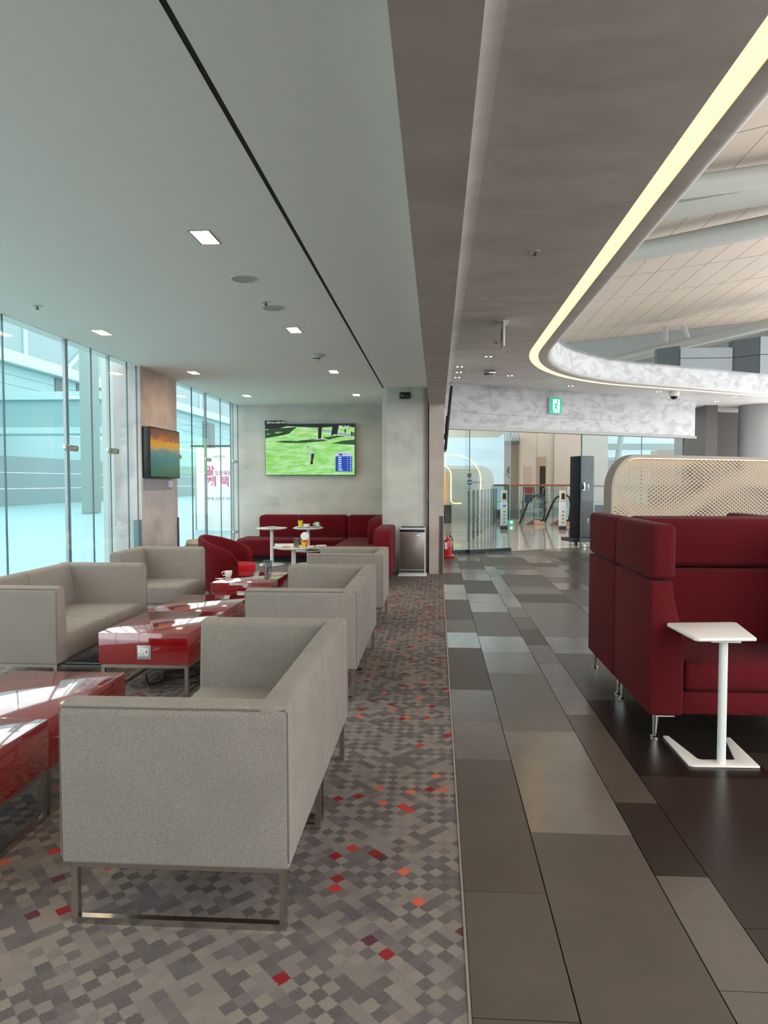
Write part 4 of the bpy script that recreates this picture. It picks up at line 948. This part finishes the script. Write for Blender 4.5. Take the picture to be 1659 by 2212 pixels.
finish('wall_panel', bbox(5.03, 7.3, 29.9, 30.2, -.02, 4.3), M_BEIGE, hw, False); finish('wall_panel', bbox(3.70, 3.72, 30.0, 31.4, -.02, 4.3), M_BEIGE, hw, False)
finish('door_leaf', bbox(3.78, 4.07, 29.97, 30.0, -.2, 2.1), mat('grey_door', '#b3a597', .5), hw, False)
finish('door_recess', bbox(4.42, 4.68, 29.96, 30.0, -.2, 2.1), mat('dark_doorway', '#2a1710', .6), hw, False)
finish('door_frame', bbox(4.36, 4.68, 29.94, 29.98, 2.1, 2.5), mat('lintel_brown', '#a89480', .5), hw, False); finish('door_frame', bbox(4.36, 4.42, 29.94, 29.98, -.2, 2.1), MATS['lintel_brown'], hw, False)
# clerestory glimpse
cw = sempty('window_30', 'small bright truss window high in the hall', 'window')
for k in range(5): finish('truss_bar', sweep([(3.06 + .14 * k, 31.3, 3.3), (3.16 + .14 * k, 31.3, 3.75)], .02, 6), mat('truss_white', '#f2f6f8', .4), cw)
finish('sill', bbox(3.05, 3.72, 31.25, 31.4, 3.12, 3.26), mat('sill_grey', '#6f6c6a', .5), cw, False); finish('sky_pane', bbox(3.05, 3.72, 31.36, 31.4, 3.26, 4.6), mat('sky_pane', '#c9dbe4', .3), cw, False)
def pylon(label, x):
    t = thing('gate_pylon', label, 'pylon', (x, 20.5, 0), 0, 'white guide pylons at the escalator')
    finish('plinth', bbox(-.105, .105, -.07, .07, 0, .11), mat('plinth_dark', '#3b3c3d', .5), t, False); finish('shaft', bbox(-.10, .10, -.06, .06, .11, .82, .006), mat('pylon_white', '#d4d9de', .4), t)
    finish('head', prism([(-.09, .82), (.09, .82), (.085, 1.17), (-.09, 1.17)], 'y', -.05, .05, .006), mat('pylon_cream', '#ddc9b6', .4), t); finish('display', bbox(-.045, .05, -.056, -.05, .90, 1.08), M_BLACK, t, False)
    for k in range(4):
        y_ = finish('pictogram', lathe([(0, 0), (.032, 0), (.032, .003), (0, .003)], 14), mat('pictogram_yellow', '#c9a23a', .5), t); y_.rotation_euler = (R(90), 0, 0); y_.location = (0, -.06, .22 + .105 * k)
        finish('pictogram_mark', bbox(-.012, .012, -.0645, -.063, .21 + .105 * k, .23 + .105 * k), M_DARK, t, False)
    return t
p1 = pylon('white guide pylon with yellow pictograms right of the escalator', 3.71); p2 = dup(p1, (1.99, 20.5, 0), None, 'white guide pylon with yellow pictograms seen through the sliding glass')
finish('blue_label', bbox(-.04, .04, -.066, -.06, .68, .73), mat('label_blue', '#3a5fa0', .5), p2, False)
fs = thing('floor_exit_sign', 'small green exit sign low beside the escalator', 'exit sign', (2.42, 22.6, 0)); finish('sign_face', bbox(-.105, .105, -.02, .02, .03, .16, .003), M_GREEN, fs); finish('sign_mark', bbox(-.05, .05, -.024, -.02, .055, .135), M_SIGNW, fs, False); finish('sign_stand', bbox(-.08, .08, -.02, .02, 0, .03), M_STEEL, fs, False)
def escalator(label, x, y):
    t = thing('escalator_balustrade', label, 'escalator', (x, y, 0), 0, 'glass escalator balustrades')
    pts = [(-.62, .55, .0), (-.50, .42, .35), (-.38, .30, .72), (-.28, .2, .90), (-.14, .1, .965), (.02, 0, .97), (.10, -.04, .92), (.14, -.06, .75), (.14, -.06, .5), (.10, -.04, .22), (.06, -.02, .12)]
    finish('handrail', sweep(pts, .035, 10), mat('handrail_black', '#1d1c1b', .35), t)
    b = bmesh.new(); b.faces.new([b.verts.new((p[0] * .96, p[1] * .96, p[2] * .96 + .01)) for p in pts]); bmesh.ops.solidify(b, geom=b.faces, thickness=.012)
    finish('glass_panel', b, M_GLASSD, t, False)
    finish('skirt', prism([(-.5, .0), (.12, 0), (.12, .14), (-.08, .2), (-.2, .18)], 'y', .02, .16), mat('skirt_steel', '#77716c', .35, .6), t, False)
    finish('newel_base', bbox(-.2, .13, -.12, .05, 0, .15, .008), mat('newel_beige', '#b79f88', .45), t)
    finish('comb_shadow', bbox(-.02, .13, -.14, -.02, .13, .17), M_BLACK, t, False)
    return t
e_ = escalator('black railed glass escalator balustrade, left of the pair', 3.42, 22.9); finish('warning_strip', bbox(-.27, -.24, -.14, -.12, .02, .14), mat('strip_red', '#d8453a', .4), e_, False)
dup(e_, (4.22, 22.75, 0), None, 'black railed glass escalator balustrade, right of the pair')
rl = thing('hall_railing', 'glass railing with an orange wooden handrail across the hall', 'railing', (4.0, 26.0, 0))
finish('handrail', sweep([(-3.2, 0, 1.29), (.9, 0, 1.29), (2.6, -.6, 1.25)], .035, 8), mat('rail_wood', '#9a5f35', .5), rl)
for k in range(4): finish('glass_panel', bbox(-3.1 + 1.1 * k, -2.03 + 1.1 * k, -.006, .006, .08, 1.25), M_GLASSD, rl, False)
for z in (.66, .39): finish('mid_rail', sweep([(-3.1, .03, z), (1.3, .03, z)], .012, 6), M_STEEL, rl)
for k in range(5): finish('post', bbox(-3.12 + 1.1 * k, -3.09 + 1.1 * k, -.02, .02, 0, 1.27), M_STEEL, rl, False)
struct('wall_sky_backdrop', bbox(-3.7, 26, 47, 47.2, 0, 9.9), plaster('sky_backdrop', [(.3, '#bcd3e0'), (.5, '#c6dbe7'), (.7, '#d2e3ec')], (.3, 1, 2.5), .8, .4, 0, .3), 'added pale blue backdrop standing in for sky beyond the terminal', 'wall', False)  # added backdrop hiding the white world, sky brightness put into its colour
struct('escalator_pit_wall', bbox(1.2, 3.3, 26.3, 26.4, 0, .35), mat('pit_grey', '#8f8781', .6), 'grey upstand below the hall railing', 'wall', False)
ct = thing('luggage_cart', 'luggage trolley with a red and blue sign behind the railing', 'trolley', (3.62, 27.4, 0))
finish('sign_panel', bbox(-.16, .16, -.02, .02, .95, 1.18), mat('cart_red', '#b8423c', .5), ct, False); finish('sign_panel', bbox(-.15, .17, -.02, .02, .58, .92), mat('cart_blue', '#4b5a78', .5), ct, False)
finish('frame', sweep([(-.2, .0, .05), (-.22, 0, .6), (-.2, 0, 1.2), (.2, 0, 1.2), (.24, 0, .6), (.26, .4, .2)], .02, 8), M_DARK, ct); finish('deck', bbox(-.2, .3, -.1, .6, .12, .2), M_STEEL, ct, False)
for s in (-.18, .22): w_ = finish('wheel', lathe([(0, -.02), (.07, -.02), (.07, .02), (0, .02)], 14), M_DARK, ct); w_.rotation_euler = (0, R(90), 0); w_.location = (s, 0, .07)
hr = thing('grab_rail', 'bent steel handrail beside the dark doorway', 'handrail', (4.55, 28.5, 0)); finish('rail', sweep([(-.2, 0, 0), (-.2, 0, 1.1), (-.1, 0, 1.22), (.05, 0, 1.1), (.12, 0, .6), (.12, 0, 0)], .022, 8), M_STEEL, hr)
# lockers
lk = thing('locker_tower', 'navy locker tower on a wheeled black base in the entrance', 'locker', (3.34, 15.55, 0), DANG * .55)
M_NAVY = mat('locker_navy', '#202f41', .7, spec=.15); M_NAVY2 = mat('locker_dark', '#121416', .8, spec=.1)
finish('cabinet', bbox(-.28, .06, -.2, .25, .16, 1.98, .004), M_NAVY2, lk); finish('door', bbox(-.17, .055, -.216, -.2, .95 - .17, 1.95, .003), M_NAVY, lk)
d1 = lk.children[-1]; finish('handle', bbox(-.10, -.07, -.235, -.216, 1.22, 1.36, .004), M_STEEL, d1)
for k in range(9): finish('vent_slat', bbox(-.03, .045, -.221, -.216, 1.62 + .03 * k, 1.632 + .03 * k), M_NAVY2, d1, False)
d2 = finish('door', bbox(-.17, .055, -.216, -.2, .20, .77, .003), M_NAVY, lk); finish('handle', bbox(-.10, -.07, -.235, -.216, .45, .60, .004), M_STEEL, d2)
for k in range(6): finish('vent_slat', bbox(-.03, .045, -.221, -.216, .55 + .03 * k, .562 + .03 * k), M_NAVY2, d2, False)
finish('wheel_base', bbox(-.46, .10, -.28, .3, .09, .16), M_DARK, lk, False)
for x in (-.36, .04):
    w_ = finish('caster', lathe([(0, -.015), (.045, -.015), (.045, .015), (0, .015)], 14), M_DARK, lk); w_.rotation_euler = (0, R(90), 0); w_.location = (x, -.22, .045)
co = thing('navy_counter', 'low dark navy counter behind the right glass pane', 'counter', (4.6, 16.9, 0), DANG); finish('body', bbox(-.75, 1.9, -.2, .3, 0, .86, .006), M_NAVY, co); finish('worktop', bbox(-.78, 1.93, -.24, .33, .86, .90, .004), mat('counter_top', '#9fb6bd', .2), co)
for k in (0, .09): finish('door_handle', bbox(-.12 + k, -.075 + k, -.22, -.2, .55, .72, .004), M_WHITE, co)
# curtain wall of the hall to the right
cwl = sempty('window_31', 'tall slanted glazed curtain wall of the terminal', 'window')
M_MULL = mat('mullion_grey', '#8fa3a6', .4)
finish('mullion', sweep([(7.55, 30.5, 0), (8.35, 30.5, 6)], .13, 8), M_MULL, cwl); finish('mullion', sweep([(10.6, 30.5, 0), (11.3, 30.5, 6)], .13, 8), M_MULL, cwl)
for z in (1.15, 2.95): finish('transom', bbox(7.2, 16, 30.4, 30.7, z - .13, z + .13), M_MULL, cwl, False)
finish('transom', bbox(7.2, 16, 30.4, 30.6, 2.42, 2.48), M_MULL, cwl, False)
finish('sky_panel', bbox(7.2, 16, 30.75, 30.8, -.5, 2.4), mat('sky_bright_panel', '#c4dee2', .5), cwl, False)  # opaque panel, brightness of the sky behind the glazing put into its colour
kb = thing('hall_kiosk', 'tan kiosk block with ribbed side beyond the right pane', 'kiosk', (8.2, 24.0, 0)); finish('body', bbox(-.75, .55, -.2, .5, 0, 2.5, .01), mat('kiosk_tan', '#a99b8a', .6), kb)
for k in range(10): finish('rib', bbox(.02 + .055 * k, .05 + .055 * k, -.24, -.2, 0, 2.5), mat('rib_grey', '#8e8880', .5), kb, False)
kb2 = thing('hall_kiosk', 'dark kiosk with pale screens beyond the right pane', 'kiosk', (9.6, 24.0, 0)); finish('body', bbox(-.7, .9, -.1, .5, 0, 2.62, .01), mat('kiosk_dark', '#4f5558', .5), kb2); finish('screen', bbox(-.35, .75, -.12, -.1, 1.5, 2.2), mat('kiosk_screen', '#c9dbe6', .3), kb2, False)

# left part of the hall: sign wall with glowing rounded frames, barrier
sw = thing('sign_wall', 'pale reception sign wall with a blue disc and lettering', 'sign wall', (1.0, 25.0, 0))
finish('wall_board', prism(rrect(-1.3, 1.05, .0, 2.0, .5, 8, (0, 1, 0, 0)), 'y', 0, .12), mat('sign_board_grey', '#b7b7ad', .5), sw)
ds = finish('logo_disc', lathe([(0, 0), (.10, 0), (.10, .01), (0, .01)], 28), mat('logo_blue', '#2f4a86', .5), sw); ds.rotation_euler = (R(90), 0, 0); ds.location = (.18, -.002, 1.40)
finish('logo_bar', bbox(.10, .26, -.016, -.012, 1.385, 1.415), mat('logo_white', '#dfe6f2', .5), sw, False)
text_obj('lettering', 'lounge', .13, mat('letter_grey', '#5c5f60', .5), sw, (.33, -.01, 1.37), FACE_CAM)
finish('logo_square', bbox(.10, .24, -.01, 0, 1.58, 1.72), mat('square_dark', '#4a4b4c', .5), sw, False)
text_obj('lettering', 'lounge', .06, MATS['letter_grey'], sw, (.06, -.01, 1.17), FACE_CAM)
def glow(name, label, pts, loc, r=.035):
    t = thing(name, label, 'light frame', loc, 0, 'glowing golden frames in the hall'); finish('light_tube', sweep(pts, r, 8), mat('gold_glow', '#ffd9a0', .5, emit=(1, .55, .22, 1), estr=1.4 * K), t); return t
arc = lambda cx, cz, r, a0, a1, n=10: [(cx + r * math.cos(R(a0 + (a1 - a0) * i / n)), 0, cz + r * math.sin(R(a0 + (a1 - a0) * i / n))) for i in range(n + 1)]
glow('neon_arch', 'big glowing arch frame behind the sliding glass', [(-1.2, 0, 2.36)] + arc(.65, 1.46, .9, 90, 0) + [(1.55, 0, .02)], (0, 24.4, 0), .02)
g2 = glow('neon_arch', 'small glowing rounded frame at the left end of the glass', [(-.9, 0, 1.98)] + arc(.0, 1.63, .35, 90, 0) + [(.35, 0, .82)] + arc(.47, .82, .12, 180, 270, 4) + [(.7, 0, .7)], (.12, 23.0, 0), .022)
bd = thing('slatted_booth', 'warm timber slat wall inside the small glowing frame', 'booth', (-.05, 23.6, 0))
for k in range(9): finish('slat', bbox(-.62 + .12 * k, -.515 + .12 * k, 0, .06, .62, 1.75), mat('timber_warm', '#c79a63', .5), bd, False)
finish('plinth', bbox(-.7, .55, -.1, .2, 0, .62), mat('plinth_black', '#1f1c1a', .5), bd, False)
br = thing('queue_barrier', 'row of dark barrier posts leading to the escalator', 'barrier', (.75, 16.2, 0), math.atan2(7.6, 1.28))
for k in range(9):
    x = 7.7 * k / 8; finish('post', bbox(x - .035, x + .035, -.03, .03, 0, 1.2, .01), mat('barrier_grey', '#5c6262', .35, .4), br)
for z in (.42, .55): finish('rail', sweep([(0, 0, z), (7.7, 0, z)], .014, 8), M_STEEL, br)
struct('ceiling_hall', bbox(-3, 3.0, 24, 34, 3.6, 3.8), mat('hall_soffit', '#d8c7b2', .6), 'pale soffit band over the reception', 'ceiling', False)

# ------------------------------------------------------------------ terminal roof seen through the canopy opening
roof = sempty('ceiling_terminal', 'high terminal ceiling of long cream panels', 'ceiling', (0, 0, 10))
finish('backing', bbox(-4, 19, 0, 44.3, .06, .2), mat('roof_backing', '#4a443f', .8), roof, False)
M_RP = [mat('roof_panel_%d' % i, c, .6) for i, c in enumerate(('#b8aca1', '#b7aba0', '#b9ada2'))]
SL = -.554                                                   # row edges fall towards the right
def yrow(v, x): return v + SL * (x - 9.6)
rowsY = [44.2, 38.85, 32.25, 28.6, 26.0, 24.2, 20.5, 16.5, 12.5, 8.5]
for r_ in range(len(rowsY) - 1):
    hi, lo = rowsY[r_], rowsY[r_ + 1]
    for k in range(-3, 18):
        x0 = 6.4 + .84 * k; x1 = x0 + .84; g = .011
        if yrow(hi, x0) < 5: continue
        bmp_ = prism([(x0 + g, yrow(lo, x0 + g) + .022), (x1 - g, yrow(lo, x1 - g) + .022), (x1 - g, yrow(hi, x1 - g) - .035), (x0 + g, yrow(hi, x0 + g) - .035)], 'z', 0, .05)
        finish('roof_panel', bmp_, M_RP[(k * 7 + r_ * 3) % 3], roof, False)
M_TUBE = mat('truss_paint', '#a3a5a1', .5)
def tubeb(label, a, c, r, m_=M_TUBE, name='roof_tube'):
    return tag(finish(name, sweep([a, c], r, 24), m_), label, 'roof tube', 'tubular roof girders')
tubeb('large tubular roof girder crossing the cream panels', (5.6, 25.72, 9.45), (15.0, 19.45, 9.45), .33)
tubeb('pale tubular roof girder nearest the canopy edge', (4.5, 20.47, 9.55), (15.0, 17.25, 9.55), .30)
tag(finish('roof_beam', prism([(5.0, 22.69), (15., 18.22), (15., 20.13), (5.0, 23.97)], 'z', 9.88, 9.99), M_TUBE), 'flat grey roof beam beside the tubular girder', 'roof beam')
tag(finish('roof_node', lathe([(0, -.2), (.14, -.16), (.2, -.05), (.2, .05), (.14, .16), (0, .2)], 20), mat('node_cream', '#c9bda6', .5), None, True, (10.55, 22.3, 9.35)), 'cream ball joint on the tubular roof girder', 'roof joint')
tag(finish('roof_edge', prism([(6, 44.4), (22, 35.4), (22, 36.6), (6, 45.6)], 'z', 8.0, 9.99), mat('edge_grey', '#949a9a', .6)), 'grey roof edge band behind the cream panels', 'roof edge')
tubeb('long inclined roof tube far beyond the canopy', (10.13, 40, 8.35), (16.4, 32.66, 8.95), .25)
tubeb('short upright strut above the far inclined tube', (12.17, 37.8, 8.7), (12.16, 37.8, 9.7), .15, M_TUBE, 'roof_strut')
tubeb('short leaning strut above the far inclined tube', (13.12, 37, 8.7), (12.82, 37, 9.6), .15, M_TUBE, 'roof_strut')
tag(finish('roof_fin', sweep([(10.27, 39.5, 7.85), (12.6, 36.6, 7.85), (15.4, 33, 8.25)], .2, 6), mat('fin_grey', '#8b9091', .6)), 'flat grey girder below the far inclined tube', 'girder')
bk = thing('terminal_block', 'stacked pale grey cladding block beyond the canopy', 'building', (11.0, 32, 0))
M_CLAD = mat('cladding_grey', '#838d92', .5); M_CLAD2 = mat('cladding_dark', '#4c5458', .5)
for (x0, x1, z0, z1) in ((0, 2.28, 7.03, 7.47), (0, 2.28, 4.0, 7.0)): finish('cladding_panel', bbox(x0, x1, 0, .3, z0, z1), M_CLAD, bk, False)
for z0, z1 in ((4, 7.0), (7.03, 7.8)):
    finish('cladding_panel', prism([(2.3, .1), (3.15, -.7), (3.15, -.2), (2.3, .5)], 'z', z0, z1), M_CLAD2, bk, False)
    finish('cladding_panel', bbox(3.17, 7.5, -.72, -.3, z0, z1), M_CLAD, bk, False)
finish('cladding_panel', prism([(-.8, .8), (-.02, .1), (-.02, .5), (-.8, 1.2)], 'z', 4, 7.6), M_CLAD2, bk, False)
sprinkler(8.75, 22.6, 10, 'tiny sprinkler in the cream roof panels by the girder')

# ------------------------------------------------------------------ bright concourse left of the storefront, cyan light put into its colours
struct('floor_concourse', bbox(-45, -3.8, -8, 130, -.06, -.015), mat('cyan_lit_stone', '#90bac0', .35), 'bright polished floor of the concourse outside', 'floor', False)  # cyan of light seen through the glass put into the stone colour
wl = sempty('wall_concourse', 'long panelled wall on the far side of the concourse', 'wall', (-26, 0, 0))
M_W1 = mat('concourse_grey', '#6f8b8d', .6); M_W2 = mat('concourse_pale', '#88adb0', .6); M_W3 = mat('concourse_white', '#accccd', .5); M_W4 = mat('concourse_dark', '#7d989b', .5)  # wall colours carry the cyan of light passing the storefront glass
YS = [10, 34, 58, 82, 118]
for i in range(4):
    for (z0, z1, m_) in ((0, 1.0, M_W1), (1.02, 2.0, M_W1), (2.02, 2.98, M_W1), (3.0, 4.6, M_W2), (4.62, 4.95, M_W3), (4.97, 6.7, M_W2), (6.72, 7.35, M_W2), (7.37, 7.95, M_W2), (7.97, 8.55, M_W2), (8.57, 9.3, M_W3), (9.32, 11.4, M_W4)):
        finish('wall_panel', bbox(-.3, .6 if 8.5 < z0 < 9 else 0, YS[i] + .03, YS[i + 1] - .03, z0, z1), m_, wl, False)
for y, wd, z0, z1 in ((45.5, 1.0, 6.75, 8.5), (48.3, 1.6, 6.75, 8.5), (57, 2.5, 3.1, 4.5), (75, 4, 5.2, 8.2), (88, 4, 5.2, 8.2)): finish('louvre', bbox(.0, .06, y, y + wd, z0, z1), mat('louvre_dark', '#45585b', .5), wl, False)
for y in (42, 50, 66, 74, 90): finish('window_bar', bbox(.0, .1, y, y + .35, 9.32, 11.4), M_W3, wl, False)
finish('window_bar', sweep([(.1, 47, 9.4), (.1, 49.6, 11.3)], .16, 6), M_W3, wl)
bg_ = thing('glazed_footbridge', 'white footbridge crossing the concourse behind the glass', 'bridge', (-22, 37.5, 0))
finish('deck_beam', bbox(-3.9, 3.6, 0, 2, 6.05, 6.5), M_W3, bg_, False); finish('deck_beam', bbox(-3.9, 3.6, 0, 2, 4.15, 4.5), M_W3, bg_, False); finish('side_panel', bbox(-3.9, 3.55, .2, .3, 4.5, 6.05), M_W2, bg_, False)
struct('wall_outer_pier', bbox(-4.42, -4.05, 8.85, 9.6, 0, 3.6), mat('outer_pier', '#b9c2bd', .6), 'pale plaster return wall outside the glass', 'wall', False)
struct('wall_outer_end', bbox(-16, -15.6, 30, 31, 0, 9), mat('outer_end', '#869a98', .6), 'pale end wall beyond the footbridge', 'wall', False)
po = thing('poster_board', 'white standing poster with pink Korean lettering outside the glass', 'poster', (-6.53, 19.8, 0))
finish('board', bbox(-.54, .54, 0, .05, .05, 2.40, .004), mat('poster_white', '#f0f2f0', .5), po); finish('frame_edge', bbox(-.58, -.545, -.01, .06, 0, 1.9), M_FIN, po, False); finish('frame_edge', bbox(.545, .58, -.01, .06, 0, 1.9), M_FIN, po, False)
finish('head_bar', bbox(-.7, .75, .0, .06, 2.44, 2.49), M_DARK, po, False)
M_PINK = mat('poster_pink', '#d0508a', .6); M_PGREY = mat('poster_grey', '#5a6468', .6)
text_obj('lettering', 'ΛIRSTΛR', .10, M_PGREY, po, (.14, -.003, 2.12), FACE_CAM, 'CENTER')
text_obj('lettering', 'AVENUE', .032, M_PGREY, po, (.14, -.003, 2.06), FACE_CAM, 'CENTER')
text_obj('lettering', '말', .30, M_PINK, po, (-.27, -.003, 1.63), FACE_CAM, 'LEFT', .010)
text_obj('lettering', '도안되는', .155, M_PINK, po, (.015, -.003, 1.62), FACE_CAM, 'LEFT', .005, sx=.92)
text_obj('lettering', '혜 택', .32, M_PINK, po, (-.22, -.003, 1.31), FACE_CAM, 'LEFT', .010)
text_obj('lettering', '면세 쇼핑은 역시', .11, M_PGREY, po, (-.22, -.003, .88), FACE_CAM, 'LEFT', .001)
